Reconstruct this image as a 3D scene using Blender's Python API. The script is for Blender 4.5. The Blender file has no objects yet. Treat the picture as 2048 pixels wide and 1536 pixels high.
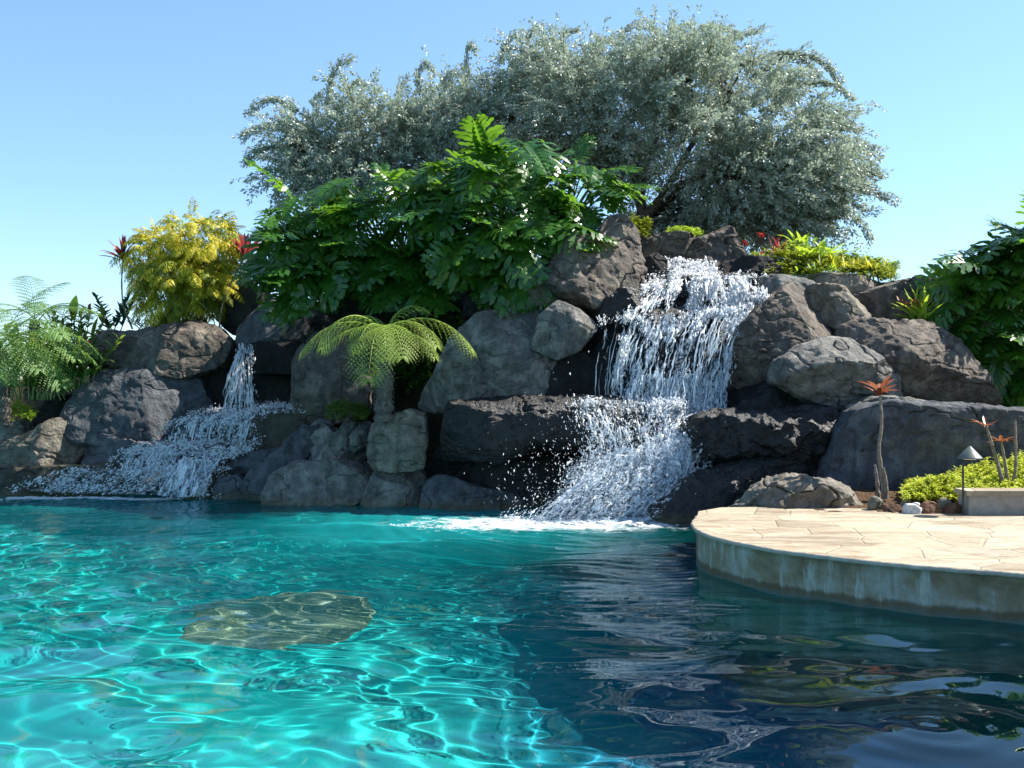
import bpy, math, random
import numpy as np
from mathutils import Vector, noise as mnoise

SC = bpy.context.scene
COL = SC.collection
R = math.radians
FPX = 38.0 / 36.0 * 2048.0
CAMH = 1.7

# ------------------------------------------------------------------ camera
cam_d = bpy.data.cameras.new('camera')
cam_d.lens = 38.0; cam_d.sensor_width = 36.0
cam_d.clip_start = 0.05; cam_d.clip_end = 3000
cam = bpy.data.objects.new('camera', cam_d); COL.objects.link(cam)
cam.location = (0, 0, CAMH); cam.rotation_euler = (R(90), 0, 0)
SC.camera = cam

# ------------------------------------------------------------------ light
SUN = Vector((0.65, 0.19, 0.74)).normalized()          # towards the sun
SUN_EL = math.asin(SUN.z); SUN_AZ = math.atan2(SUN.x, SUN.y)
w = bpy.data.worlds.new('World'); SC.world = w; w.use_nodes = True
nt = w.node_tree; nt.nodes.clear()
wo = nt.nodes.new('ShaderNodeOutputWorld'); bg = nt.nodes.new('ShaderNodeBackground')
sky = nt.nodes.new('ShaderNodeTexSky'); sky.sky_type = 'NISHITA'; sky.sun_disc = False
sky.sun_elevation = SUN_EL; sky.sun_rotation = SUN_AZ
sky.altitude = 300; sky.air_density = 1.0; sky.dust_density = 0.0; sky.ozone_density = 3.0
bg.inputs[1].default_value = 0.095
tcw = nt.nodes.new('ShaderNodeTexCoord'); sxw = nt.nodes.new('ShaderNodeSeparateXYZ'); nt.links.new(tcw.outputs['Generated'], sxw.inputs[0])
rw = nt.nodes.new('ShaderNodeValToRGB'); rw.color_ramp.elements[0].position = 0.0; rw.color_ramp.elements[0].color = (.68, .8, .94, 1)
rw.color_ramp.elements[1].position = .42; rw.color_ramp.elements[1].color = (1.02, 1.09, 1.08, 1); nt.links.new(sxw.outputs[2], rw.inputs[0])
mw = nt.nodes.new('ShaderNodeMix'); mw.data_type = 'RGBA'; mw.blend_type = 'MULTIPLY'; mw.inputs[0].default_value = 1
nt.links.new(sky.outputs[0], mw.inputs[6]); nt.links.new(rw.outputs[0], mw.inputs[7]); nt.links.new(mw.outputs[2], bg.inputs[0]); nt.links.new(bg.outputs[0], wo.inputs[0])
sl = bpy.data.lights.new('sun', 'SUN'); sl.energy = 5.0; sl.angle = R(0.5); sl.color = (1, .95, .87)
so = bpy.data.objects.new('sun', sl); COL.objects.link(so)
so.rotation_euler = SUN.to_track_quat('Z', 'Y').to_euler()
so.location = (10, 10, 20)
try:
    sl.cycles.is_caustics_light = True
except Exception: pass
SC.view_settings.view_transform = 'Standard'; SC.view_settings.look = 'None'
SC.view_settings.exposure = 1.3; SC.view_settings.gamma = 1.0
cy = SC.cycles
cy.use_denoising = True
cy.max_bounces = 8; cy.diffuse_bounces = 3; cy.glossy_bounces = 4; cy.transmission_bounces = 6
cy.transparent_max_bounces = 24; cy.caustics_refractive = True; cy.caustics_reflective = False
cy.sample_clamp_indirect = 6.0

# ------------------------------------------------------------------ helpers
rng = np.random.default_rng(5); random.seed(5)
def P(x, y, d): return Vector(((x - 1024) / FPX * d, d, CAMH - (y - 768) / FPX * d))
def PN(a): a = np.asarray(a, float); return np.stack([(a[:, 0]-1024)/FPX*a[:, 2], a[:, 2], CAMH-(a[:, 1]-768)/FPX*a[:, 2]], 1)

def tag(o, label=None, cat=None, group=None, kind=None):
    if label: o['label'] = label
    if cat: o['category'] = cat
    if group: o['group'] = group
    if kind: o['kind'] = kind
    return o

def mk(name, V, F, mat, parent=None, smooth=True, loc=None, uv=None):
    """one mesh object from arrays; F = array or list of arrays of faces"""
    V = np.asarray(V, np.float32)
    if not isinstance(F, list): F = [F]
    F = [np.asarray(f, np.int32) for f in F if len(f)]
    if loc is not None: V = V - np.array(loc, np.float32)
    me = bpy.data.meshes.new(name)
    me.vertices.add(len(V)); me.vertices.foreach_set('co', V.ravel())
    lv = np.concatenate([f.ravel() for f in F])
    ct = np.concatenate([np.full(len(f), f.shape[1], np.int32) for f in F])
    st = np.concatenate([[0], np.cumsum(ct)[:-1]]).astype(np.int32)
    me.loops.add(len(lv)); me.loops.foreach_set('vertex_index', lv)
    me.polygons.add(len(ct)); me.polygons.foreach_set('loop_start', st); me.polygons.foreach_set('loop_total', ct)
    if uv is not None:
        l = me.uv_layers.new(name='UVMap'); l.data.foreach_set('uv', np.asarray(uv, np.float32)[lv].ravel())
    me.update(calc_edges=True)
    me.polygons.foreach_set('use_smooth', np.full(len(ct), smooth, bool))
    me.materials.append(mat)
    o = bpy.data.objects.new(name, me); COL.objects.link(o)
    if loc is not None: o.location = loc
    if parent is not None:
        o.parent = parent
        if loc is None:
            o.matrix_parent_inverse.identity()
            o.location = (0, 0, 0)
            me.vertices.foreach_set('co', (V - np.array(parent.location, np.float32)).ravel()); me.update()
        else:
            o.location = Vector(loc) - parent.location
    return o

def empty(name, loc, label, cat, group=None):
    o = bpy.data.objects.new(name, None); COL.objects.link(o); o.location = loc; o.empty_display_size = .1
    return tag(o, label, cat, group)

class MB:
    def __init__(s): s.V = []; s.F3 = []; s.F4 = []; s.n = 0
    def add(s, V, F):
        V = np.asarray(V, float); F = np.asarray(F, int)
        if len(F) == 0: return
        (s.F3 if F.shape[1] == 3 else s.F4).append(F + s.n); s.V.append(V); s.n += len(V)
    def build(s, name, mat, parent=None, smooth=True, loc=None):
        fs = []
        if s.F3: fs.append(np.concatenate(s.F3))
        if s.F4: fs.append(np.concatenate(s.F4))
        return mk(name, np.concatenate(s.V), fs, mat, parent, smooth, loc)
    def tube(s, pts, rad, n=7, cap=True):
        pts = np.asarray(pts, float); k = len(pts); rad = np.broadcast_to(rad, (k,))
        t = np.gradient(pts, axis=0); t /= np.linalg.norm(t, axis=1, keepdims=True) + 1e-9
        up = np.array([0.13, 0.95, 0.2]) if abs(t[0][2]) > .5 else np.array([0, 0, 1.])
        a = np.cross(t, up); a /= np.linalg.norm(a, axis=1, keepdims=True) + 1e-9
        b = np.cross(t, a)
        an = np.linspace(0, 2*np.pi, n, endpoint=False)
        V = (pts[:, None] + rad[:, None, None]*(a[:, None]*np.cos(an)[None, :, None] + b[:, None]*np.sin(an)[None, :, None])).reshape(-1, 3)
        i = np.arange(k-1)[:, None]*n; j = np.arange(n)[None]; j2 = (j+1) % n
        F = np.stack([i+j, i+j2, i+n+j2, i+n+j], -1).reshape(-1, 4)
        s.add(V, F)
        if cap:
            V2 = np.concatenate([V[-n:], pts[-1:]]); s.add(V2, [[q, (q+1) % n, n] for q in range(n)])
    def box(s, lo, hi, bev=0.0):
        x0, y0, z0 = lo; x1, y1, z1 = hi
        V = [(x, y, z) for x in (x0, x1) for y in (y0, y1) for z in (z0, z1)]
        s.add(V, [[0,1,3,2],[4,6,7,5],[0,4,5,1],[2,3,7,6],[0,2,6,4],[1,5,7,3]])

def unit(a):
    return a / (np.linalg.norm(a, axis=-1, keepdims=True) + 1e-9)

# fast value noise on arrays
_perm = np.random.default_rng(11).random(1 << 16).astype(np.float32)
def vnoise(p, seed=0):
    p = np.asarray(p, float); i = np.floor(p).astype(np.int64); f = p - i; f = f*f*f*(f*(f*6-15)+10)
    def h(dx, dy, dz):
        return _perm[((i[:, 0]+dx)*73856093 ^ (i[:, 1]+dy)*19349663 ^ (i[:, 2]+dz)*83492791 ^ (seed*2654435)) & 0xFFFF]
    x, y, z = f[:, 0], f[:, 1], f[:, 2]
    def L(a, b, t): return a + (b-a)*t
    return L(L(L(h(0,0,0), h(1,0,0), x), L(h(0,1,0), h(1,1,0), x), y), L(L(h(0,0,1), h(1,0,1), x), L(h(0,1,1), h(1,1,1), x), y), z)*2-1
def fbm(p, oct=4, seed=0, gain=.5):
    s = 0; a = 1; q = np.asarray(p, float)
    for o in range(oct):
        s = s + a*vnoise(q + o*17.3, seed+o); a *= gain; q = q*2.03
    return s

_ico = {}
def ico(sub):
    if sub in _ico: return _ico[sub]
    t = (1+5**.5)/2
    V = [(-1,t,0),(1,t,0),(-1,-t,0),(1,-t,0),(0,-1,t),(0,1,t),(0,-1,-t),(0,1,-t),(t,0,-1),(t,0,1),(-t,0,-1),(-t,0,1)]
    F = [(0,11,5),(0,5,1),(0,1,7),(0,7,10),(0,10,11),(1,5,9),(5,11,4),(11,10,2),(10,7,6),(7,1,8),(3,9,4),(3,4,2),(3,2,6),(3,6,8),(3,8,9),(4,9,5),(2,4,11),(6,2,10),(8,6,7),(9,8,1)]
    V = unit(np.array(V, float)); F = np.array(F)
    for _ in range(sub):
        e = np.concatenate([F[:, [0,1]], F[:, [1,2]], F[:, [2,0]]]); es = np.sort(e, 1)
        u, inv = np.unique(es, axis=0, return_inverse=True); inv = inv.ravel()
        m = unit((V[u[:, 0]] + V[u[:, 1]])/2); base = len(V); V = np.concatenate([V, m])
        n = len(F); a, b, c = inv[:n]+base, inv[n:2*n]+base, inv[2*n:]+base
        F = np.concatenate([np.stack([F[:, 0], a, c], 1), np.stack([F[:, 1], b, a], 1), np.stack([F[:, 2], c, b], 1), np.stack([a, b, c], 1)])
    _ico[sub] = (V, F); return V, F

def vnormals(V, F):
    fn = np.cross(V[F[:, 1]]-V[F[:, 0]], V[F[:, 2]]-V[F[:, 0]]); n = np.zeros_like(V)
    for k in range(3): np.add.at(n, F[:, k], fn)
    return unit(n)

# ------------------------------------------------------------------ materials
def new_mat(name):
    m = bpy.data.materials.new(name); m.use_nodes = True; t = m.node_tree; t.nodes.clear()
    out = t.nodes.new('ShaderNodeOutputMaterial'); return m, t, out
def N(t, typ, **kw):
    n = t.nodes.new(typ)
    for k, v in kw.items():
        if k in n.inputs.keys() if hasattr(n.inputs, 'keys') else False: n.inputs[k].default_value = v
        else: setattr(n, k, v)
    return n
def noise(t, vec, scale, detail=5, rough=.6, dist=0):
    n = t.nodes.new('ShaderNodeTexNoise'); n.inputs['Scale'].default_value = scale; n.inputs['Detail'].default_value = detail
    n.inputs['Roughness'].default_value = rough; n.inputs['Distortion'].default_value = dist
    if vec is not None: t.links.new(vec, n.inputs['Vector'])
    return n.outputs['Fac']
def ramp(t, fac, stops, interp='LINEAR'):
    r = t.nodes.new('ShaderNodeValToRGB'); r.color_ramp.interpolation = interp
    e = r.color_ramp.elements
    while len(e) > 1: e.remove(e[-1])
    for i, (p, c) in enumerate(stops):
        el = e[0] if i == 0 else e.new(p)
        el.position = p; el.color = (*c, 1) if len(c) == 3 else c
    t.links.new(fac, r.inputs[0]); return r.outputs[0]
def mix(t, fac, a, b, mode='MIX'):
    m = t.nodes.new('ShaderNodeMix'); m.data_type = 'RGBA'; m.blend_type = mode
    for s, v in ((0, fac), (6, a), (7, b)):
        if hasattr(v, 'links') or hasattr(v, 'is_linked'): t.links.new(v, m.inputs[s])
        else: m.inputs[s].default_value = v if s == 0 else (*v, 1)
    return m.outputs[2]
def math_(t, op, a, b=0.0, clamp=False):
    m = t.nodes.new('ShaderNodeMath'); m.operation = op; m.use_clamp = clamp
    for s, v in ((0, a), (1, b)):
        if hasattr(v, 'is_linked'): t.links.new(v, m.inputs[s])
        else: m.inputs[s].default_value = v
    return m.outputs[0]
def bump(t, h, strength=.5, dist=.02, nrm=None):
    b = t.nodes.new('ShaderNodeBump'); b.inputs['Strength'].default_value = strength; b.inputs['Distance'].default_value = dist
    t.links.new(h, b.inputs['Height'])
    if nrm is not None: t.links.new(nrm, b.inputs['Normal'])
    return b.outputs[0]
def geo(t, what='Position'):
    return t.nodes.new('ShaderNodeNewGeometry').outputs[what]
def principled(t, out, col, rough=.6, spec=.5, nrm=None, **kw):
    p = t.nodes.new('ShaderNodeBsdfPrincipled')
    for k, v in (('Base Color', col), ('Roughness', rough), ('Specular IOR Level', spec)):
        if hasattr(v, 'is_linked'): t.links.new(v, p.inputs[k])
        else: p.inputs[k].default_value = (*v, 1) if isinstance(v, tuple) else v
    if nrm is not None: t.links.new(nrm, p.inputs['Normal'])
    for k, v in kw.items(): p.inputs[k.replace('_', ' ')].default_value = v
    if out is not None: t.links.new(p.outputs[0], out.inputs[0])
    return p

def rock_mat(name, dark, mid, light, wet=0.0, band=True, patch=None, pits=1.0):
    m, t, out = new_mat(name)
    pos = geo(t)
    big = noise(t, pos, 1.3, 3, .55, .4); med = noise(t, pos, 5.5, 6, .65); fine = noise(t, pos, 38, 5, .7); grit = noise(t, pos, 130, 2, .6)
    c = ramp(t, med, [(.3, dark), (.48, mid), (.68, light)])
    c2 = ramp(t, big, [(.35, tuple(x*.62 for x in mid)), (.6, tuple(min(1, x*1.35) for x in mid))])
    c = mix(t, .45, c, c2)
    c = mix(t, .6, c, ramp(t, fine, [(.32, (.45, .45, .45)), (.52, (1, 1, 1)), (.75, (1.35, 1.33, 1.28))]), 'MULTIPLY')
    if patch:
        pm = ramp(t, noise(t, pos, 2.7, 4, .7, .8), [(.54, (0, 0, 0)), (.63, (1, 1, 1))])
        c = mix(t, math_(t, 'MULTIPLY', pm, .75), c, patch)
    # vertical water stains
    mp = t.nodes.new('ShaderNodeMapping'); mp.inputs['Scale'].default_value = (4.5, 4.5, .55); t.links.new(pos, mp.inputs[0])
    st = noise(t, mp.outputs[0], 1.6, 4, .6)
    c = mix(t, ramp(t, st, [(.5, (0, 0, 0)), (.68, (.55, .55, .55))]), c, tuple(x*.35 for x in mid))
    if band:
        sx = t.nodes.new('ShaderNodeSeparateXYZ'); t.links.new(pos, sx.inputs[0])
        zz = math_(t, 'ADD', sx.outputs[2], math_(t, 'MULTIPLY', med, .14))
        bm = ramp(t, zz, [(.06, (1, 1, 1)), (.22, (0, 0, 0))])
        c = mix(t, math_(t, 'MULTIPLY', bm, .65), c, (.13, .11, .05))
    vor = t.nodes.new('ShaderNodeTexVoronoi'); vor.feature = 'F1'; vor.inputs['Scale'].default_value = 16; t.links.new(pos, vor.inputs['Vector'])
    pit = ramp(t, vor.outputs['Distance'], [(.12, (0, 0, 0)), (.35, (1, 1, 1))])
    h = math_(t, 'ADD', math_(t, 'MULTIPLY', med, 1.2), math_(t, 'MULTIPLY', fine, .55))
    h = math_(t, 'ADD', h, math_(t, 'MULTIPLY', pit, .16*pits))
    n1 = bump(t, h, .9, .05); n1 = bump(t, grit, .5, .01, n1)
    rr = ramp(t, med, [(.35, ((.75-.5*wet),)*3), (.65, ((.95-.55*wet),)*3)])
    principled(t, out, c, rr, .35+.15*wet, n1)
    return m

def leaf_mat(name, a, b, rough=.35, trans=.35, spec=.5, tcol=None, nscale=1.5):
    m, t, out = new_mat(name)
    rnd = t.nodes.new('ShaderNodeNewGeometry').outputs['Random Per Island']
    pos = geo(t); nn = noise(t, pos, nscale, 3)
    f = math_(t, 'ADD', math_(t, 'MULTIPLY', rnd, .6), math_(t, 'MULTIPLY', nn, .5), True)
    c = ramp(t, f, [(.15, a), (.85, b)])
    p = principled(t, None, c, rough, spec)
    tr = t.nodes.new('ShaderNodeBsdfTranslucent')
    if tcol: tc = mix(t, .6, c, tcol); t.links.new(tc, tr.inputs[0])
    else: t.links.new(c, tr.inputs[0])
    mx = t.nodes.new('ShaderNodeMixShader'); mx.inputs[0].default_value = trans
    t.links.new(p.outputs[0], mx.inputs[1]); t.links.new(tr.outputs[0], mx.inputs[2]); t.links.new(mx.outputs[0], out.inputs[0])
    return m

def plain(name, a, b, scale=8, rough=.8, spec=.3, bs=.4, bd=.01, detail=5):
    m, t, out = new_mat(name); pos = geo(t); n = noise(t, pos, scale, detail, .65)
    principled(t, out, ramp(t, n, [(.3, a), (.7, b)]), rough, spec, bump(t, n, bs, bd)); return m

M = {}
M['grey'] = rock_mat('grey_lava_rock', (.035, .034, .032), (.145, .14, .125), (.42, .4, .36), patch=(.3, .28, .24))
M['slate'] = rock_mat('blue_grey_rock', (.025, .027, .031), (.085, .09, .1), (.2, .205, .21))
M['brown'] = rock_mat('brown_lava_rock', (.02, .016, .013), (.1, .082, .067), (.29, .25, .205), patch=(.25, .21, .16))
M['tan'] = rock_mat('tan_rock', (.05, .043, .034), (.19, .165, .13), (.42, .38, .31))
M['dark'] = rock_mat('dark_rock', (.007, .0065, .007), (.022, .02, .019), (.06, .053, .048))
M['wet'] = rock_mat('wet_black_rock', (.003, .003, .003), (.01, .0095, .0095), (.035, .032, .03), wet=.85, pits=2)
M['olive'] = rock_mat('algae_rock', (.015, .014, .01), (.055, .05, .034), (.13, .12, .085), wet=.4)

# ------------------------------------------------------------------ pool and water
def floor_mat():
    m, t, out = new_mat('pool_plaster'); pos = geo(t)
    n = noise(t, pos, .7, 4, .6, .6); f = noise(t, pos, 9, 5)
    c = ramp(t, n, [(.35, (.0, .27, .26)), (.6, (.01, .4, .34)), (.8, (.07, .46, .36))])
    c = mix(t, math_(t, 'MULTIPLY', f, .35), c, (.0, .22, .26))
    br = ramp(t, noise(t, pos, 1.6, 5, .65, 1.2), [(.6, (0, 0, 0)), (.7, (1, 1, 1))])
    c = mix(t, math_(t, 'MULTIPLY', br, .5), c, (.3, .3, .14))
    sx = t.nodes.new('ShaderNodeSeparateXYZ'); t.links.new(pos, sx.inputs[0])   # navy painted into the deep end for light lost in the water
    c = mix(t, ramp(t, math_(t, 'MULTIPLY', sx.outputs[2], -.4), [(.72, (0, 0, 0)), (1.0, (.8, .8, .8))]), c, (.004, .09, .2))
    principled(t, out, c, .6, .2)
    return m
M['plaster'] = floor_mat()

def Yf(X):        # shore line of the rocks
    return np.interp(X, [-30, -9, -7.5, -4.6, -2.0, -.3, 1.7, 2.6, 3.5, 5, 30], [17.9, 17.9, 17.3, 16.7, 15.4, 14.7, 13.6, 13.1, 12.3, 11.9, 11.9])
def Hm(X):
    return np.interp(X, [-30, -12, -8, -5.5, -3.7, -2, 0, 2, 3, 4.4, 5.6, 6.6, 7.6, 9, 30], [1.2, 1.4, 2.0, 2.5, 3.0, 3.6, 3.7, 3.6, 3.45, 3.2, 3.0, 2.6, 2.6, 2.6, 2.2])
def hill_z(X, Y):
    s = (Y - np.interp(X, [-30, -9, -7.5, -4.6, -2.0, -.3, 1.7, 2.6, 3.5, 5, 6.2, 7.5, 30], [18.6, 18.6, 17.9, 17.4, 16.3, 15.9, 15.1, 15, 14.9, 14.7, 14.7, 14.2, 13.7]))
    H = Hm(X)
    t = np.clip(s/3.0, 0, 1); up = H*(1-(1-t)**1.9)
    back = np.clip((Y-23)/14, 0, 1); up = up*(1-back*back*(3-2*back)) - .4*back
    dn = np.clip((.15-s)/.45, 0, 1); return up*(s > 0) - 3.2*dn

# pool floor
gx = np.linspace(-22, 14, 110); gy = np.linspace(-8, 19, 90); X, Y = np.meshgrid(gx, gy)
Z = -1.6 - 1.3*np.clip((X+1.2)/2.6, 0, 1) + .05*fbm(np.stack([X.ravel()*.6, Y.ravel()*.6, X.ravel()*0], 1), 3).reshape(X.shape)
def grid_faces(ny, nx):
    i = np.arange(ny-1)[:, None]*nx; j = np.arange(nx-1)[None]
    return np.stack([i+j, i+j+1, i+nx+j+1, i+nx+j], -1).reshape(-1, 4)
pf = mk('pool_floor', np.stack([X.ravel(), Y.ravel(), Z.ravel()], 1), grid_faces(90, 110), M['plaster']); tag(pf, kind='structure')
pf.cycles.is_caustics_receiver = True

def water_h(X, Y):
    r = np.random.default_rng(3); h = np.zeros_like(X)
    base = R(100)
    wx = X + .12*np.sin(1.7*Y+.5) + .07*np.sin(3.1*Y+1.3*X); wy = Y + .1*np.sin(1.3*X+1) + .06*np.sin(2.9*X-1.1*Y)
    damp = 1.0
    for k in range(46):
        lam = .2*(1.9/.2)**(r.random()**.9); th = base + r.normal(0, 1.0); ph = r.random()*6.28
        sl = .0155*(.5 if lam < .5 else .65 if lam < .9 else 1.15)
        if lam < .5: sl = sl*(1+1.3*np.clip((Y-6.5)/4, 0, 1))
        h += sl*lam/6.283*np.sin(6.283/lam*(wx*math.cos(th)+wy*math.sin(th))+ph)
    # rings running out from the foot of the falls
    for (cx, cyy, am, lam) in ((1.0, 13.2, .007, .3), (1.25, 13.4, .006, .21), (-6.3, 16.4, .005, .27)):
        d = np.hypot(X-cx, (Y-cyy)*1.1); h += am*np.exp(-d/3.2)*np.sin(6.283*d/lam + 1.5*np.sin(3*X+2*Y))
    for (cx, cyy) in ((2.05, 5.35), (-1.75, 5.2), (-1.1, 6.1)):
        d = np.hypot(X-cx, Y-cyy); h += .004*np.exp(-d/.35)*np.cos(6.283*d/.17)
    return h
gx = np.arange(-16, 7.5, .032); gy = np.arange(1.5, 18.6, .03)
gx = np.concatenate([np.arange(-22, -16, .25), gx, np.arange(7.5, 14, .2)]); gy = np.concatenate([np.arange(-8, 1.5, .15), gy])
X, Y = np.meshgrid(gx, gy); Z = water_h(X, Y)
m, t, out = new_mat('pool_water')
g = t.nodes.new('ShaderNodeBsdfGlass'); g.inputs['Roughness'].default_value = 0; g.inputs['IOR'].default_value = 1.33; g.inputs[0].default_value = (.86, .98, 1, 1)
df = t.nodes.new('ShaderNodeBsdfDiffuse')
pos = geo(t)
def near(cx, cy, sx, sy):
    vs = t.nodes.new('ShaderNodeVectorMath'); vs.operation = 'SUBTRACT'; t.links.new(pos, vs.inputs[0]); vs.inputs[1].default_value = (cx, cy, 0)
    vm = t.nodes.new('ShaderNodeVectorMath'); vm.operation = 'MULTIPLY'; t.links.new(vs.outputs[0], vm.inputs[0]); vm.inputs[1].default_value = (1/sx, 1/sy, 0)
    vl = t.nodes.new('ShaderNodeVectorMath'); vl.operation = 'LENGTH'; t.links.new(vm.outputs[0], vl.inputs[0])
    return ramp(t, vl.outputs['Value'], [(0, (1, 1, 1)), (1, (0, 0, 0))], 'EASE')
nr = math_(t, 'ADD', near(-.7, 13.4, 3.6, 4.2), math_(t, 'MULTIPLY', near(-6, 16, 3.5, 2.2), .5), True)
aer = noise(t, pos, 1.3, 5, .65, .5)
t.links.new(mix(t, nr, (.0, .3, .3), (.02, .4, .41)), df.inputs[0])
# water clouded by fine bubbles, most of all near the falls
sxp = t.nodes.new('ShaderNodeSeparateXYZ'); t.links.new(pos, sxp.inputs[0])
fa = math_(t, 'ADD', math_(t, 'MULTIPLY', math_(t, 'MULTIPLY', nr, aer), .6), ramp(t, math_(t, 'ADD', math_(t, 'MULTIPLY', sxp.outputs[0], .15), .7), [(.4, (.07,)*3), (.85, (.012,)*3)]), True)
mx = t.nodes.new('ShaderNodeMixShader'); t.links.new(fa, mx.inputs[0]); t.links.new(g.outputs[0], mx.inputs[1]); t.links.new(df.outputs[0], mx.inputs[2])
t.links.new(mx.outputs[0], out.inputs[0]); M['water'] = m
wat = mk('water', np.stack([X.ravel(), Y.ravel(), Z.ravel()], 1), grid_faces(len(gy), len(gx)), M['water']); tag(wat, kind='structure')
wat.cycles.is_caustics_caster = True
#==STRUCT==
# ------------------------------------------------------------------ hill behind the rocks and the ground sheet
def soil_mat():
    m, t, out = new_mat('dark_soil'); pos = geo(t); n = noise(t, pos, 3, 6, .7); f = noise(t, pos, 45, 4, .7)
    c = ramp(t, n, [(.3, (.012, .011, .008)), (.55, (.035, .032, .016)), (.75, (.05, .06, .02))])
    c = mix(t, .6, c, ramp(t, f, [(.3, (.4, .4, .4)), (.7, (1.6, 1.6, 1.6))]), 'MULTIPLY')
    principled(t, out, c, .95, .15, bump(t, f, 1, .05)); return m
M['soil'] = soil_mat()
gx = np.concatenate([np.linspace(-60, -14, 30), np.arange(-13.8, 13.8, .12), np.linspace(14, 60, 30)])
gy = np.concatenate([np.arange(10.8, 21, .12), np.linspace(21.2, 60, 50)])
X, Y = np.meshgrid(gx, gy); Z = hill_z(X, Y)
q = np.stack([X.ravel(), Y.ravel(), Z.ravel()], 1)
Z = Z + .16*fbm(q*1.3, 4).reshape(X.shape)*np.clip(Z, 0, 1)
Z = np.where((X > 4.6) & (Y < 13.4), np.minimum(Z, .42), Z)
hb = mk('hill', np.stack([X.ravel(), Y.ravel(), Z.ravel()], 1), grid_faces(len(gy), len(gx)), M['soil']); tag(hb, kind='structure')

M['lawn'] = plain('lawn', (.03, .05, .012), (.06, .09, .02), 4, .9, .2, .6, .05)
b = MB(); z0 = .3
o_ = 900; hx0, hx1, hy0, hy1 = -21.5, 13.5, -7.5, 18.9
b.add([(-o_, -o_, z0), (o_, -o_, z0), (o_, hy0, z0), (-o_, hy0, z0)], [[0, 1, 2, 3]])
b.add([(-o_, hy1, z0), (o_, hy1, z0), (o_, o_, z0), (-o_, o_, z0)], [[0, 1, 2, 3]])
b.add([(-o_, hy0, z0), (hx0, hy0, z0), (hx0, hy1, z0), (-o_, hy1, z0)], [[0, 1, 2, 3]])
b.add([(hx1, hy0, z0), (o_, hy0, z0), (o_, hy1, z0), (hx1, hy1, z0)], [[0, 1, 2, 3]])
gr = b.build('ground', M['lawn'], smooth=False); tag(gr, kind='structure')
b = MB()   # pool side walls under the rim of the lawn
b.add([(hx0, hy0, z0), (hx1, hy0, z0), (hx1, hy0, -3.2), (hx0, hy0, -3.2)], [[0, 1, 2, 3]])
b.add([(hx0, hy0, z0), (hx0, hy1, z0), (hx0, hy1, -3.2), (hx0, hy0, -3.2)], [[0, 1, 2, 3]])
b.add([(hx1, hy0, z0), (hx1, hy1, z0), (hx1, hy1, -3.2), (hx1, hy0, -3.2)], [[0, 1, 2, 3]])
pw = b.build('pool_wall', M['plaster'], smooth=False); tag(pw, kind='structure')

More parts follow.
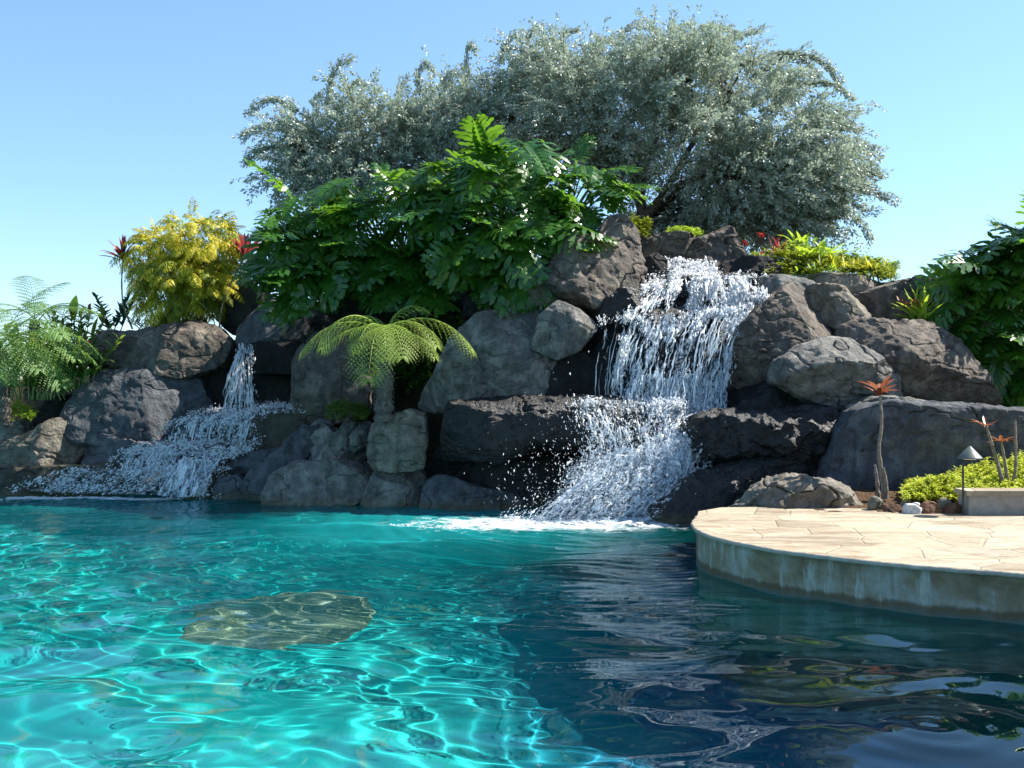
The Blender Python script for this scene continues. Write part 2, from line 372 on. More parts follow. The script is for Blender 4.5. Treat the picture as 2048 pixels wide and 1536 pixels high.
# ------------------------------------------------------------------ boulders
_rk = [100]
def rock(label, pts, d, th, mat='grey', cuts=(), sub=5, rough=.62, pw=.6, name='boulder', lean=0.0, group='boulders of the rock waterfall', ncut=7, yoff=0.0):
    """closed boulder: outline (photo pixels at depth d) swept round a full body of depth th (half depth)"""
    _rk[0] += 1; seed = _rk[0]; r = np.random.default_rng(seed)
    pts = np.asarray(pts, float); x = (pts[:, 0]-1024)/FPX*d; z = CAMH-(pts[:, 1]-768)/FPX*d
    # centroid
    a = x*np.roll(z, -1)-np.roll(x, -1)*z; A = a.sum()/2
    cx = ((x+np.roll(x, -1))*a).sum()/(6*A); cz = ((z+np.roll(z, -1))*a).sum()/(6*A)
    V, F = ico(sub); V = V.copy()
    th_ = np.arctan2(V[:, 2], V[:, 0]); K = 256; tt = np.linspace(-np.pi, np.pi, K, endpoint=False); Rr = np.full(K, .0)
    px, pz = x-cx, z-cz; qx, qz = np.roll(px, -1), np.roll(pz, -1)
    for k in range(K):
        dx, dz = math.cos(tt[k]), math.sin(tt[k]); ex, ez = qx-px, qz-pz
        den = dx*ez-dz*ex; den = np.where(abs(den) < 1e-9, 1e-9, den)
        tk = (px*ez-pz*ex)/den; s = (px*dz-pz*dx)/den
        ok = (tk > 0) & (s >= -1e-6) & (s <= 1+1e-6); Rr[k] = tk[ok].max() if ok.any() else .1
    ker = np.hanning(9); ker /= ker.sum(); Rr = np.convolve(np.concatenate([Rr[-8:], Rr, Rr[:8]]), ker, 'same')[8:-8]
    Rv = np.interp(th_, np.append(tt, np.pi), np.append(Rr, Rr[0]))
    s = np.hypot(V[:, 0], V[:, 2]); c = V[:, 1]
    sp = s**pw; cp = np.sign(c)*np.abs(c)**pw
    Pt = np.stack([np.cos(th_)*Rv*sp, cp*th, np.sin(th_)*Rv*sp], 1)
    Pt[:, 0] *= 1.0; size = float(np.mean(Rr))
    Pt[:, 1] += lean*Pt[:, 2]
    cl = list(cuts)
    for k in range(ncut):
        n = unit(np.array([r.normal(0, .48), -abs(r.normal(1.0, .4)), r.normal(.25, .36)])); cl.append((*n, r.uniform(.6, .84)))
    nrm0 = unit(Pt)
    for (nx, ny, nz, f) in cl:
        n = unit(np.array([nx, ny, nz], float)); dd = Pt@n; h = dd.max()*f
        ex = np.maximum(0, dd-h); Pt = Pt - n*(ex*.94)[:, None]
    nn = vnormals(Pt, F)
    W = Pt + np.array([cx, d, cz])
    W[:, 1] += yoff
    am = .055*min(size, .8)*rough
    dsp = am*fbm(W*(1.25/max(size, .25)) + seed*3.1, 3, seed) * 1.1
    rid = 1-np.abs(fbm(W*3.1+seed, 4, seed+9)); dsp += .03*rough*(rid-.6); cr = fbm(W*np.array([1.1, 1.1, 2.2])*1.6+seed*7.7, 3, seed+50); dsp -= .05*rough*np.exp(-(cr/.045)**2)
    dsp += .018*rough*fbm(W*8+seed, 3, seed+20) + .02*rough*(np.abs(fbm(W*4.5+seed, 3, seed+70))-.3)
    if mat in ('wet',): dsp += .03*np.maximum(0, fbm(W*7.5, 3, seed+33))
    W = W + nn*dsp[:, None]
    o = mk(name, W, F, M[mat], loc=(cx, d+yoff, cz)); tag(o, label, 'rock', group)
    return o

M['sunk'] = rock_mat('submerged_rock', (.13, .16, .11), (.22, .25, .17), (.3, .32, .22), band=False, pits=.3)
# left bank
rock('pale grey boulder at the far left edge under the tree fern trunk', [(-120,865),(-60,845),(0,842),(52,842),(64,868),(45,905),(-50,915),(-120,910)], 17.3, .5, 'grey')
rock('broad tan grey boulder low at the far left above the waterline shelf', [(-100,915),(-20,895),(55,868),(115,832),(150,845),(172,900),(150,935),(60,955),(-60,965)], 17.0, .6, 'tan', sub=6)
rock('long wet olive ledge at the waterline under the left cascade', [(-120,945),(0,935),(90,932),(200,925),(330,918),(352,955),(330,1000),(150,1010),(-120,1010)], 16.75, .55, 'olive', sub=6)
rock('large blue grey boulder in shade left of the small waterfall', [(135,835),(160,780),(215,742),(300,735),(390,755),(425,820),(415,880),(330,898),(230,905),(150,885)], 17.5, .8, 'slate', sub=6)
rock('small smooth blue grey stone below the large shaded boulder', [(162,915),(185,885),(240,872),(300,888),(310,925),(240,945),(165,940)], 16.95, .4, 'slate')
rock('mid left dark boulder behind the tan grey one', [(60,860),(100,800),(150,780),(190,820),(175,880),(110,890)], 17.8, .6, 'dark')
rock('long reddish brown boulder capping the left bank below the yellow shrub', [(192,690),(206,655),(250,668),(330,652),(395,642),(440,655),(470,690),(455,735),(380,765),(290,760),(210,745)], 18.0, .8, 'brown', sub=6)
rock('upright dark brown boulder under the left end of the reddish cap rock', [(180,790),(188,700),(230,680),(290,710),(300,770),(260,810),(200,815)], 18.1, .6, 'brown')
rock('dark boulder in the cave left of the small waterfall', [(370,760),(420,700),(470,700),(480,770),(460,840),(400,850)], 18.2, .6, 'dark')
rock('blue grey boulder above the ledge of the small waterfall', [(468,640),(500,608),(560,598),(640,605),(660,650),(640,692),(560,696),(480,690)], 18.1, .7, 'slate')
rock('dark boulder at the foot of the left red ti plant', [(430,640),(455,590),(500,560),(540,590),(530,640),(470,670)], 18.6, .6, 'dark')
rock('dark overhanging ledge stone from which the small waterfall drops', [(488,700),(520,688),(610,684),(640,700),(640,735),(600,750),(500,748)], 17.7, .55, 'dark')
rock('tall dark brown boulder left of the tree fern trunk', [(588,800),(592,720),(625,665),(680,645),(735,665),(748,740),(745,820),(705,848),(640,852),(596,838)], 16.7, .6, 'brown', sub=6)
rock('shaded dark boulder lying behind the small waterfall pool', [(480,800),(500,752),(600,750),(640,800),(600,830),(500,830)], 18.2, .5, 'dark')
rock('rounded olive ledge under the middle step of the left cascade', [(428,900),(432,850),(480,832),(560,815),(620,815),(640,850),(590,895),(520,915)], 16.6, .5, 'olive')
rock('rounded stone at the foot of the left cascade on its right side', [(362,965),(385,930),(430,912),(472,930),(480,975),(440,1000),(375,1000)], 16.35, .4, 'olive')
rock('flat sloping slab between the left cascade and the front rocks', [(440,945),(470,910),(560,892),(620,895),(590,945),(520,965)], 16.3, .5, 'slate')
rock('small waterline stone left of the big pale front boulder', [(425,985),(435,955),(475,948),(505,970),(500,1005),(430,1005)], 16.0, .3, 'slate')
rock('slanting blue grey boulder leaning left of the big pale front boulder', [(470,985),(500,940),(560,898),(600,850),(640,848),(640,900),(590,935),(555,965),(545,1010),(480,1010)], 15.9, .45, 'slate')
rock('big smooth grey boulder at the waterline with a sunlit upper right corner', [(530,990),(545,945),(590,922),(650,918),(735,922),(750,950),(735,1000),(690,1022),(600,1022),(535,1012)], 15.55, .6, 'grey', cuts=[(.15,-.9,.35,.55),(.5,-.2,.8,.75)], sub=6, ncut=1, rough=.6)
rock('fluted grey boulder behind the big pale front boulder', [(600,900),(608,852),(640,842),(672,862),(700,838),(742,852),(748,910),(720,935),(620,930)], 15.9, .45, 'grey', rough=1.5)
rock('flat topped pale boulder beside the long wet shelf', [(732,925),(738,850),(775,832),(820,818),(850,828),(856,880),(850,935),(800,945),(745,945)], 15.05, .4, 'tan', cuts=[(.1,-.95,.3,.6)])
rock('grey waterline boulder between the big pale one and the wet cave', [(722,1005),(742,950),(785,912),(830,915),(852,955),(856,1020),(790,1028),(730,1022)], 15.3, .45, 'grey', cuts=[(.3,-.8,.5,.7)])
rock('low grey apron rock at the waterline below the wet shelf', [(835,1025),(846,965),(878,948),(960,972),(1040,985),(1080,1010),(1080,1050),(840,1045)], 15.0, .5, 'slate', sub=6)
# middle
rock('very long black wet shelf rock crossing in front of the main waterfall cave', [(800,850),(812,812),(950,800),(1060,795),(1200,797),(1300,800),(1330,845),(1290,895),(1180,900),(1080,895),(1000,925),(890,920),(815,900)], 14.9, .7, 'wet', sub=6, ncut=3)
rock('broad grey boulder sloping down left under the philodendron leaves', [(818,825),(870,750),(895,670),(950,625),(1040,605),(1110,602),(1150,650),(1165,720),(1120,790),(1000,812),(900,822)], 15.5, .8, 'grey', sub=6, cuts=[(-.5,-.7,.5,.7)])
rock('dark overhang rock above the cave left of the main waterfall', [(960,800),(985,720),(1060,690),(1150,690),(1200,730),(1200,800),(1100,818),(980,815)], 15.5, .7, 'dark')
rock('blocky grey boulder jutting toward the main waterfall with a wet right face', [(1062,700),(1075,630),(1115,602),(1165,618),(1200,655),(1160,702),(1112,722)], 15.1, .6, 'grey', cuts=[(-.55,-.75,.3,.6),(.6,-.6,.5,.7)])
rock('tallest grey brown monolith left of the waterfall top', [(1072,560),(1078,510),(1120,482),(1195,468),(1212,432),(1250,425),(1276,455),(1292,540),(1285,590),(1235,605),(1195,640),(1120,605)], 15.9, .9, 'brown', sub=6, cuts=[(.2,-.9,.35,.62),(-.6,-.6,.5,.75)], rough=.8)
rock('tan stone wedged under the tallest monolith beside the hanging leaves', [(1035,610),(1045,555),(1070,520),(1100,560),(1120,605),(1070,615)], 15.7, .5, 'tan')
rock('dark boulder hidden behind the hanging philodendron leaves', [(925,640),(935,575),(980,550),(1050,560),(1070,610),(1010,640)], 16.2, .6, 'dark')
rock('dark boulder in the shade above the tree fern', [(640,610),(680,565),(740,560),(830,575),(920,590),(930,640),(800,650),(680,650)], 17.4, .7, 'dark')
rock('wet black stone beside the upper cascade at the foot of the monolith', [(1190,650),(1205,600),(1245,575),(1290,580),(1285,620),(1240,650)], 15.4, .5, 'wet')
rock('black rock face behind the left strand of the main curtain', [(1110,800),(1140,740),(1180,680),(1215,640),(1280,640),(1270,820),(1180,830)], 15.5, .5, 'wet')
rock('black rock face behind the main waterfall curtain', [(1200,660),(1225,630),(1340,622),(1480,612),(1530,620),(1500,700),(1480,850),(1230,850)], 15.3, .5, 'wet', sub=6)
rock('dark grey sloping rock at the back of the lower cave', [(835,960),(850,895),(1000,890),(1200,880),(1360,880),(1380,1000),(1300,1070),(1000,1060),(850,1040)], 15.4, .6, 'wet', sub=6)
rock('wet black ledge between the two upper cascade chutes', [(1300,640),(1330,575),(1370,555),(1440,548),(1500,552),(1530,600),(1510,640),(1400,650)], 15.75, .5, 'wet', sub=6)
# top of the falls
rock('dark rounded boulder at the top left of the falls under green sprigs', [(1285,512),(1292,475),(1325,465),(1380,468),(1400,490),(1370,525),(1300,530)], 17.0, .5, 'brown')
rock('pointed brown rock standing behind the top of the falls', [(1325,535),(1345,505),(1395,480),(1440,462),(1464,452),(1480,480),(1485,520),(1440,545),(1350,548)], 16.8, .5, 'brown', cuts=[(-.2,-.9,.3,.6)], rough=1.3)
rock('small dark stone on the left lip of the falls', [(1282,545),(1288,512),(1312,505),(1335,520),(1330,550),(1290,560)], 16.3, .35, 'dark')
rock('dark rounded boulder at the top right of the falls', [(1420,555),(1445,525),(1490,510),(1540,518),(1575,540),(1580,562),(1500,570)], 16.0, .5, 'dark')
rock('flat tan stone behind the dark rounded top right boulder', [(1340,550),(1380,525),(1450,520),(1500,530),(1500,560),(1400,570)], 16.9, .45, 'tan')
# right bank
rock('smooth grey rim rock to the right of the upper chute', [(1500,560),(1540,550),(1600,555),(1640,575),(1600,610),(1540,625),(1515,600)], 15.5, .5, 'grey')
rock('flat tan slab under the yellow green plants on the right crest', [(1560,565),(1620,550),(1720,552),(1780,565),(1760,600),(1650,600),(1580,590)], 16.0, .7, 'tan')
rock('large peaked brown boulder right of the main waterfall with a sunlit right face', [(1452,720),(1465,670),(1510,615),(1560,575),(1592,558),(1630,590),(1685,640),(1700,672),(1640,690),(1580,715),(1560,790),(1500,810),(1455,790)], 14.9, .9, 'brown', sub=6, cuts=[(.62,-.55,.55,.5),(-.6,-.75,.15,.6)], ncut=3)
rock('tan boulder shoulder behind the large peaked boulder', [(1590,600),(1620,568),(1680,572),(1730,620),(1740,660),(1690,680),(1630,650)], 15.3, .6, 'tan')
rock('dark brown boulder on the right crest beside the bright green fern', [(1682,600),(1700,572),(1760,556),(1850,560),(1866,590),(1850,635),(1790,650),(1720,645)], 15.7, .7, 'brown', cuts=[(-.5,-.8,.2,.6)])
rock('huge domed brown boulder on the right with a sunlit top', [(1668,700),(1690,652),(1730,636),(1790,640),(1860,640),(1905,680),(1945,745),(1990,815),(1900,830),(1780,825),(1700,780)], 14.6, .9, 'brown', sub=6, cuts=[(-.55,-.6,.6,.68),(.4,-.75,.5,.7)], ncut=3, rough=.8)
rock('speckled grey boulder in front of the huge domed one', [(1542,765),(1550,722),(1605,690),(1655,674),(1700,678),(1750,712),(1795,755),(1802,795),(1765,812),(1690,825),(1600,800)], 14.0, .65, 'grey', sub=6, cuts=[(0,-.85,-.5,.6),(.1,-.5,.85,.72)], ncut=2)
rock('black rock under the speckled grey boulder', [(1440,850),(1460,780),(1540,760),(1650,800),(1690,830),(1640,860),(1500,870)], 14.5, .6, 'wet')
rock('thick black overhanging shelf right of the lower waterfall with a glistening craggy end', [(1358,860),(1375,835),(1440,825),(1540,822),(1620,805),(1665,808),(1690,830),(1680,865),(1640,900),(1600,918),(1460,920),(1372,908)], 13.9, .7, 'wet', sub=6, ncut=2, rough=1.4)
rock('long box shaped blue grey boulder behind the planting bed', [(1645,960),(1672,860),(1700,818),(1760,803),(1880,808),(2000,815),(2150,825),(2180,900),(2170,1010),(1700,1005),(1648,995)], 13.1, .75, 'slate', sub=6, cuts=[(0,-1,.02,.72),(-.5,-.85,.1,.7)], ncut=0, pw=.45, rough=.7)
rock('thin sunlit grey stone on top of the box shaped boulder', [(1690,815),(1740,795),(1800,792),(1880,812),(1850,826),(1720,826)], 13.5, .35, 'grey')
rock('black wet slope rock under the overhanging right shelf', [(1285,1050),(1300,1010),(1370,950),(1480,915),(1620,900),(1700,915),(1690,1000),(1600,1060),(1400,1075)], 13.6, .6, 'wet', sub=6, ncut=2)
rock('pale sunlit boulder lying at the back edge of the stone deck', [(1432,1036),(1480,1005),(1545,962),(1600,948),(1660,968),(1710,990),(1748,1015),(1756,1040),(1600,1050),(1450,1048)], 11.9, .5, 'tan', sub=6, cuts=[(0,-.6,.8,.75)], rough=1.3)
rock('dark rock bank under the right hand philodendron', [(1830,700),(1850,620),(1920,590),(2000,560),(2120,560),(2250,700),(2250,860),(2000,860),(1880,820)], 16.2, .8, 'dark', sub=6)
rock('submerged flat brown rock seen through the pool water', [(365,1300),(400,1272),(500,1262),(640,1264),(735,1280),(720,1300),(620,1315),(490,1320),(400,1316)], 9.5, 1.0, 'sunk', group='submerged rocks', yoff=0, ncut=0, rough=.3).location.z = -1.62
for o in bpy.data.objects:
    if o.name.startswith('boulder'):
        try: o.cycles.is_caustics_receiver = True
        except Exception: pass
#==FALLS==
# ------------------------------------------------------------------ falling water
def fall_mat(name, dens, sx, sy, seed):
    m, t, out = new_mat(name)
    uv = t.nodes.new('ShaderNodeUVMap'); uv.uv_map = 'UVMap'
    mp = t.nodes.new('ShaderNodeMapping'); mp.inputs['Scale'].default_value = (sx, sy, 1); mp.inputs['Location'].default_value = (seed*3.7, seed*1.9, 0)
    t.links.new(uv.outputs[0], mp.inputs[0])
    a = noise(t, mp.outputs[0], 1.0, 5, .65, .6)
    mp2 = t.nodes.new('ShaderNodeMapping'); mp2.inputs['Scale'].default_value = (sx*2.6, sy*5, 1); t.links.new(uv.outputs[0], mp2.inputs[0])
    b_ = noise(t, mp2.outputs[0], 1.0, 4, .7, .3)
    f = math_(t, 'ADD', math_(t, 'MULTIPLY', a, .62), math_(t, 'MULTIPLY', b_, .38))
    al = ramp(t, f, [(.56-dens, (0, 0, 0)), (.64-dens, (1, 1, 1))])
    p = principled(t, None, (.93, .95, .97), .3, .5, bump(t, f, .4, .02))
    trl = t.nodes.new('ShaderNodeBsdfTranslucent'); trl.inputs[0].default_value = (.93, .95, .98, 1)
    m1 = t.nodes.new('ShaderNodeMixShader'); m1.inputs[0].default_value = .42
    t.links.new(p.outputs[0], m1.inputs[1]); t.links.new(trl.outputs[0], m1.inputs[2])
    tp = t.nodes.new('ShaderNodeBsdfTransparent'); tp.inputs[0].default_value = (.93, .96, .98, 1)
    m2 = t.nodes.new('ShaderNodeMixShader'); t.links.new(al, m2.inputs[0]); t.links.new(tp.outputs[0], m2.inputs[1]); t.links.new(m1.outputs[0], m2.inputs[2])
    t.links.new(m2.outputs[0], out.inputs[0]); return m
def froth_mat():
    m, t, out = new_mat('froth')
    p = principled(t, None, (.95, .96, .97), .35, .6)
    trl = t.nodes.new('ShaderNodeBsdfTranslucent'); trl.inputs[0].default_value = (.95, .96, .98, 1)
    m1 = t.nodes.new('ShaderNodeMixShader'); m1.inputs[0].default_value = .5
    t.links.new(p.outputs[0], m1.inputs[1]); t.links.new(trl.outputs[0], m1.inputs[2]); t.links.new(m1.outputs[0], out.inputs[0]); return m
M['froth'] = froth_mat()
M['fall_a'] = fall_mat('falling_water_thick', .07, 20, 4.5, 1)
M['fall_b'] = fall_mat('falling_water_thin', .035, 26, 4.2, 2)
M['fall_c'] = fall_mat('falling_water_wisps', .0, 30, 4.0, 3)
M['splash'] = fall_mat('splashing_water', .06, 24, 15, 4); M['splash2'] = fall_mat('splashing_water_fine', .04, 40, 26, 5)

frng = np.random.default_rng(77)
def resample(pl, n):
    pl = PN(pl); s = np.concatenate([[0], np.cumsum(np.linalg.norm(np.diff(pl, axis=0), axis=1))]); u = np.linspace(0, s[-1], n)
    return np.stack([np.interp(u, s, pl[:, k]) for k in range(3)], 1)
def sheet(name, left, right, mat, parent, bulge=.06, ns=1.0, off=0.0):
    """curtain between a left and a right flow line (top to bottom, photo pixels + depth)"""
    nv, nu = 90, 70
    A, B = resample(left, nv), resample(right, nv)
    u = np.linspace(0, 1, nu)[None, :, None]; V = A[:, None]*(1-u)+B[:, None]*u
    wd = np.linalg.norm(A-B, axis=1).mean(); ln = np.linalg.norm(np.diff(A, axis=0), axis=1).sum()
    uu, vv = np.meshgrid(np.linspace(0, wd, nu), np.linspace(0, ln, nv))
    q = np.stack([uu.ravel()*7, vv.ravel()*1.6, np.full(uu.size, off*9.1)], 1)
    dd = fbm(q, 3, int(off*10)+3).reshape(nv, nu); d2 = fbm(q*3.2, 2, 8).reshape(nv, nu)
    V[..., 1] -= off + bulge*dd*ns + .02*d2; V[..., 0] += .02*d2
    uv = np.stack([uu.ravel()/1.5, vv.ravel()/1.5], 1)
    return mk(name, V.reshape(-1, 3), grid_faces(nv, nu), M[mat], parent, uv=uv)

_oct = (np.array([(1,0,0),(-1,0,0),(0,1,0),(0,-1,0),(0,0,1),(0,0,-1)], float), np.array([(0,2,4),(2,1,4),(1,3,4),(3,0,4),(2,0,5),(1,2,5),(3,1,5),(0,3,5)]))
def blobs(C, S, dirs=None, el=1.0):
    """many small lumpy drops: centres C, sizes S, stretched el times along dirs"""
    n = len(C); V0, F0 = _oct; r = frng
    sc = 1 + .5*r.standard_normal((n, 6, 1)).clip(-1, 1)
    V = V0[None]*sc*S[:, None, None]
    ax = unit(r.standard_normal((n, 3))) ; ay = unit(np.cross(ax, unit(r.standard_normal((n, 3))))); az = np.cross(ax, ay)
    V = V[..., :1]*ax[:, None] + V[..., 1:2]*ay[:, None] + V[..., 2:3]*az[:, None]
    if dirs is not None:
        dirs = unit(dirs); k = (V*dirs[:, None]).sum(-1, keepdims=True); V = V + dirs[:, None]*k*(np.broadcast_to(np.asarray(el, float), (n,))[:, None, None]-1)
    V = V + C[:, None]
    F = (F0[None] + (np.arange(n)*6)[:, None, None]).reshape(-1, 3)
    return V.reshape(-1, 3), F
def drops_on(left, right, n, size, spread, el=2.5, edge=.15, clump=1.0, seed=0, front=.0):
    A, B = resample(left, 60), resample(right, 60); r = frng
    u = r.random(n*9)*(1+2*edge)-edge; v = r.random(n*9)
    wd = np.linalg.norm(A-B, axis=1).mean(); ln = np.linalg.norm(np.diff(A, axis=0), axis=1).sum()
    f = .7*fbm(np.stack([u*wd*8, v*ln*(1.6 if el > 1.7 else 4.5), np.full(len(u), seed*3.3)], 1), 3, seed)+.5*fbm(np.stack([u*wd*2.2, v*ln*1.6, np.full(len(u), seed*1.3)], 1), 2, seed+5)-.12
    p = 1/(1+np.exp(-(f*6*clump))); keep = r.random(len(u)) < p; u, v = u[keep][:n], v[keep][:n]
    i = v*59; i0 = np.floor(i).astype(int).clip(0, 58); f_ = (i-i0)[:, None]
    a = A[i0]*(1-f_)+A[i0+1]*f_; b_ = B[i0]*(1-f_)+B[i0+1]*f_; C = a*(1-u[:, None])+b_*u[:, None]
    d = unit((A[i0+1]-A[i0]) + (B[i0+1]-B[i0]))
    C = C + r.standard_normal((len(C), 3))*spread; C[:, 1] -= front
    S = size*.62*np.exp(r.normal(0, .55, len(C)))
    return blobs(C, S, d, el*r.uniform(.6, 1.6, len(C)))
def strands(mb, left, right, n, rad, seg=(.15, .6), jit=.03):
    A, B = resample(left, 60), resample(right, 60); r = frng
    for _ in range(n):
        u = r.random()*1.06-.03; v0 = r.random()*.9; L = r.uniform(*seg); v = np.linspace(v0, min(1, v0+L), 9)
        i = v*59; i0 = np.floor(i).astype(int).clip(0, 58); f_ = (i-i0)[:, None]
        a = A[i0]*(1-f_)+A[i0+1]*f_; b_ = B[i0]*(1-f_)+B[i0+1]*f_; C = a*(1-u)+b_*u
        C = C + np.cumsum(r.standard_normal((9, 3)), 0)*jit*.35; C[:, 1] -= r.uniform(.0, .1)
        rr = rad*np.exp(r.normal(0, .4))*np.sin(np.linspace(.15, 3.0, 9)).clip(.15)*(1+.5*r.standard_normal(9).clip(-1, 1))
        mb.tube(C, rr, 5, False)

# main waterfall
wf = empty('waterfall', P(1220, 1040, 13.7), 'large white main waterfall tumbling in steps over black rocks into the turquoise pool', 'waterfall')
T = {
 'top':   ([(1322,520,16.6),(1300,545,16.2),(1292,574,15.75)], [(1400,522,16.5),(1440,540,16.1),(1462,556,15.6)]),
 'right': ([(1402,553,15.35),(1395,590,15.1),(1385,628,15.0)], [(1490,551,15.35),(1508,580,15.1),(1524,612,15.0)]),
 'left':  ([(1292,572,15.5),(1262,605,15.3),(1236,640,15.0)], [(1352,564,15.5),(1335,600,15.2),(1325,636,15.0)]),
 'main':  ([(1262,636,14.95),(1248,690,14.7),(1236,760,14.55),(1222,832,14.4)], [(1500,612,14.95),(1470,680,14.6),(1452,760,14.5),(1448,835,14.4)]),
 'strand': ([(1205,640,14.95),(1200,700,14.8),(1196,800,14.7)], [(1262,636,14.95),(1245,700,14.8),(1235,800,14.7)]),
 'shelf': ([(1160,798,14.3),(1172,850,14.05),(1190,925,13.9)], [(1345,800,14.3),(1345,850,14.05),(1350,930,13.9)]),
 'gap':   ([(1330,826,14.35),(1300,880,14.1),(1270,950,13.9)], [(1445,828,14.3),(1395,850,14.0),(1372,960,13.8)]),
 'foot':  ([(1210,905,13.95),(1150,960,13.8),(1055,1040,13.6)], [(1375,870,13.9),(1375,950,13.7),(1315,1042,13.5)]),
}
sheet('top_cascade', *T['top'], 'fall_a', wf, .1)
sheet('upper_chute', *T['right'], 'fall_a', wf, .06); sheet('upper_chute', *T['left'], 'fall_b', wf, .06)
sheet('curtain', *T['main'], 'fall_b', wf, .1); sheet('curtain', *T['main'], 'fall_c', wf, .1, off=.12)
sheet('side_strand', *T['strand'], 'fall_c', wf, .05)
sheet('shelf_fall', *T['shelf'], 'fall_c', wf, .06); sheet('shelf_fall', *T['gap'], 'fall_b', wf, .08)
sheet('foot_splash', *T['foot'], 'splash', wf, .16); sheet('foot_splash', *T['foot'], 'splash2', wf, .2, off=.14); sheet('foot_splash', *T['foot'], 'splash2', wf, .2, off=.26)
sheet('curtain', *T['main'], 'fall_b', wf, .1, off=.06); sheet('shelf_fall', *T['shelf'], 'splash2', wf, .08, off=.1); sheet('shelf_fall', *T['gap'], 'splash', wf, .1, off=.08)
mb = MB()
strands(mb, *T['main'], 120, .008, (.08, .4)); strands(mb, *T['shelf'], 45, .006); strands(mb, *T['gap'], 40, .008); strands(mb, *T['right'], 50, .012); strands(mb, *T['left'], 40, .01); strands(mb, *T['foot'], 90, .008, (.15, .5), .05); strands(mb, *T['strand'], 12, .006, (.5, 1.))
mb.build('water_strands', M['froth'], wf)['kind'] = 'stuff'
mb = MB()
mb.add(*drops_on(*T['top'], 3600, .0105, .035, 1.8, seed=1)); mb.add(*drops_on(*T['right'], 5200, .009, .03, 3, seed=2))
mb.add(*drops_on(*T['left'], 2300, .0085, .03, 2.5, seed=3, clump=1.4)); mb.add(*drops_on(*T['main'], 9000, .0075, .025, 3.4, seed=4, clump=2.6, edge=.04))
mb.add(*drops_on(*T['shelf'], 2400, .006, .05, 2.6, seed=5, clump=2.2)); mb.add(*drops_on(*T['gap'], 2600, .008, .05, 2.4, seed=6, clump=1.6))
mb.add(*drops_on(*T['foot'], 10000, .0075, .07, 1.5, seed=7, edge=.2, clump=2.2))
# ledge lips where water gathers
for (l, r_) in (([(1240,632,14.95),(1240,645,14.9)], [(1525,610,14.95),(1525,622,14.9)]), ([(1160,797,14.3),(1160,806,14.2)], [(1345,800,14.3),(1345,812,14.2)]), ([(1290,570,15.6),(1290,580,15.5)], [(1500,552,15.5),(1500,560,15.4)])):
    mb.add(*drops_on(l, r_, 1000, .009, .03, 1.3, clump=.9))
mb.build('froth', M['froth'], wf)['kind'] = 'stuff'
# spray flung out around the falls
n = 1000; r = frng
th = r.random(n)*3.14; C = np.stack([r.normal(-.1, .75, n), r.normal(0, .25, n), np.abs(r.normal(0, .7, n))], 1)
Cc = np.array(P(1200, 1010, 13.5)); C = Cc + C*np.array([.75, 1, .85]); C[:, 2] = np.maximum(C[:, 2], .03)
V_, F_ = blobs(C, .003*np.exp(r.normal(0, .5, n)), np.stack([r.normal(0, .3, n), r.normal(0, .1, n), -np.ones(n)], 1), 2.6)
mk('spray', V_, F_, M['froth'], wf)['kind'] = 'stuff'

# small waterfall on the left
sf = empty('waterfall', P(300, 980, 16.6), 'small shaded waterfall on the left dropping from a ledge and spreading down low steps', 'waterfall')
S = {
 'drop': ([(482,692,17.2),(465,750,17.0),(440,828,16.8)], [(500,690,17.2),(502,750,17.0),(510,825,16.8)]),
 'run':  ([(588,803,17.0),(588,812,16.6),(585,820,16.3)], [(415,818,17.0),(390,832,16.6),(375,840,16.4)]),
 'one':  ([(372,836,16.5),(352,850,16.35),(345,884,16.3)], [(520,824,16.4),(500,845,16.2),(490,880,16.15)]),
 'flat': ([(340,882,16.4),(300,890,16.3),(255,905,16.2)], [(500,880,16.3),(470,900,16.1),(440,912,16.05)]),
 'two':  ([(262,900,16.3),(250,918,16.2),(240,940,16.15)], [(450,905,16.1),(440,925,16.0),(425,945,15.95)]),
 'low':  ([(190,936,16.2),(150,946,16.1),(60,982,16.0)], [(432,936,16.0),(425,955,15.95),(405,992,15.88)]),
 'main': ([(345,925,16.1),(335,950,16.0),(322,992,15.85)], [(420,915,16.0),(410,950,15.95),(395,992,15.82)]),
 'side': ([(488,846,16.1),(485,872,16.0),(480,902,15.95)], [(514,846,16.1),(512,872,16.0),(510,902,15.95)]),
}
sheet('drop', *S['drop'], 'fall_b', sf, .04); sheet('ledge_run', *S['run'], 'splash', sf, .04)
sheet('upper_step', *S['one'], 'fall_b', sf, .05); sheet('upper_step', *S['one'], 'splash2', sf, .06, off=.05)
sheet('ledge_run', *S['flat'], 'splash', sf, .04); sheet('middle_step', *S['two'], 'fall_b', sf, .05); sheet('middle_step', *S['two'], 'splash2', sf, .05, off=.05)
sheet('low_step', *S['low'], 'fall_c', sf, .06); sheet('low_step', *S['low'], 'splash2', sf, .06, off=.05); sheet('low_step', *S['main'], 'fall_a', sf, .05, off=.08); sheet('side_trickle', *S['side'], 'fall_b', sf, .02)
mb = MB(); strands(mb, *S['drop'], 45, .006, (.3, .8)); strands(mb, *S['one'], 35, .006, (.3, .7), .01); strands(mb, *S['two'], 35, .006, (.3, .7), .01); strands(mb, *S['low'], 30, .005, (.2, .5), .01); strands(mb, *S['main'], 30, .007, (.3, .6), .015); mb.build('water_strands', M['froth'], sf)['kind'] = 'stuff'
mb = MB(); mb.add(*drops_on(*S['drop'], 800, .008, .02, 3, seed=11)); mb.add(*drops_on(*S['run'], 2400, .009, .03, 1.3, seed=12, clump=1.0))
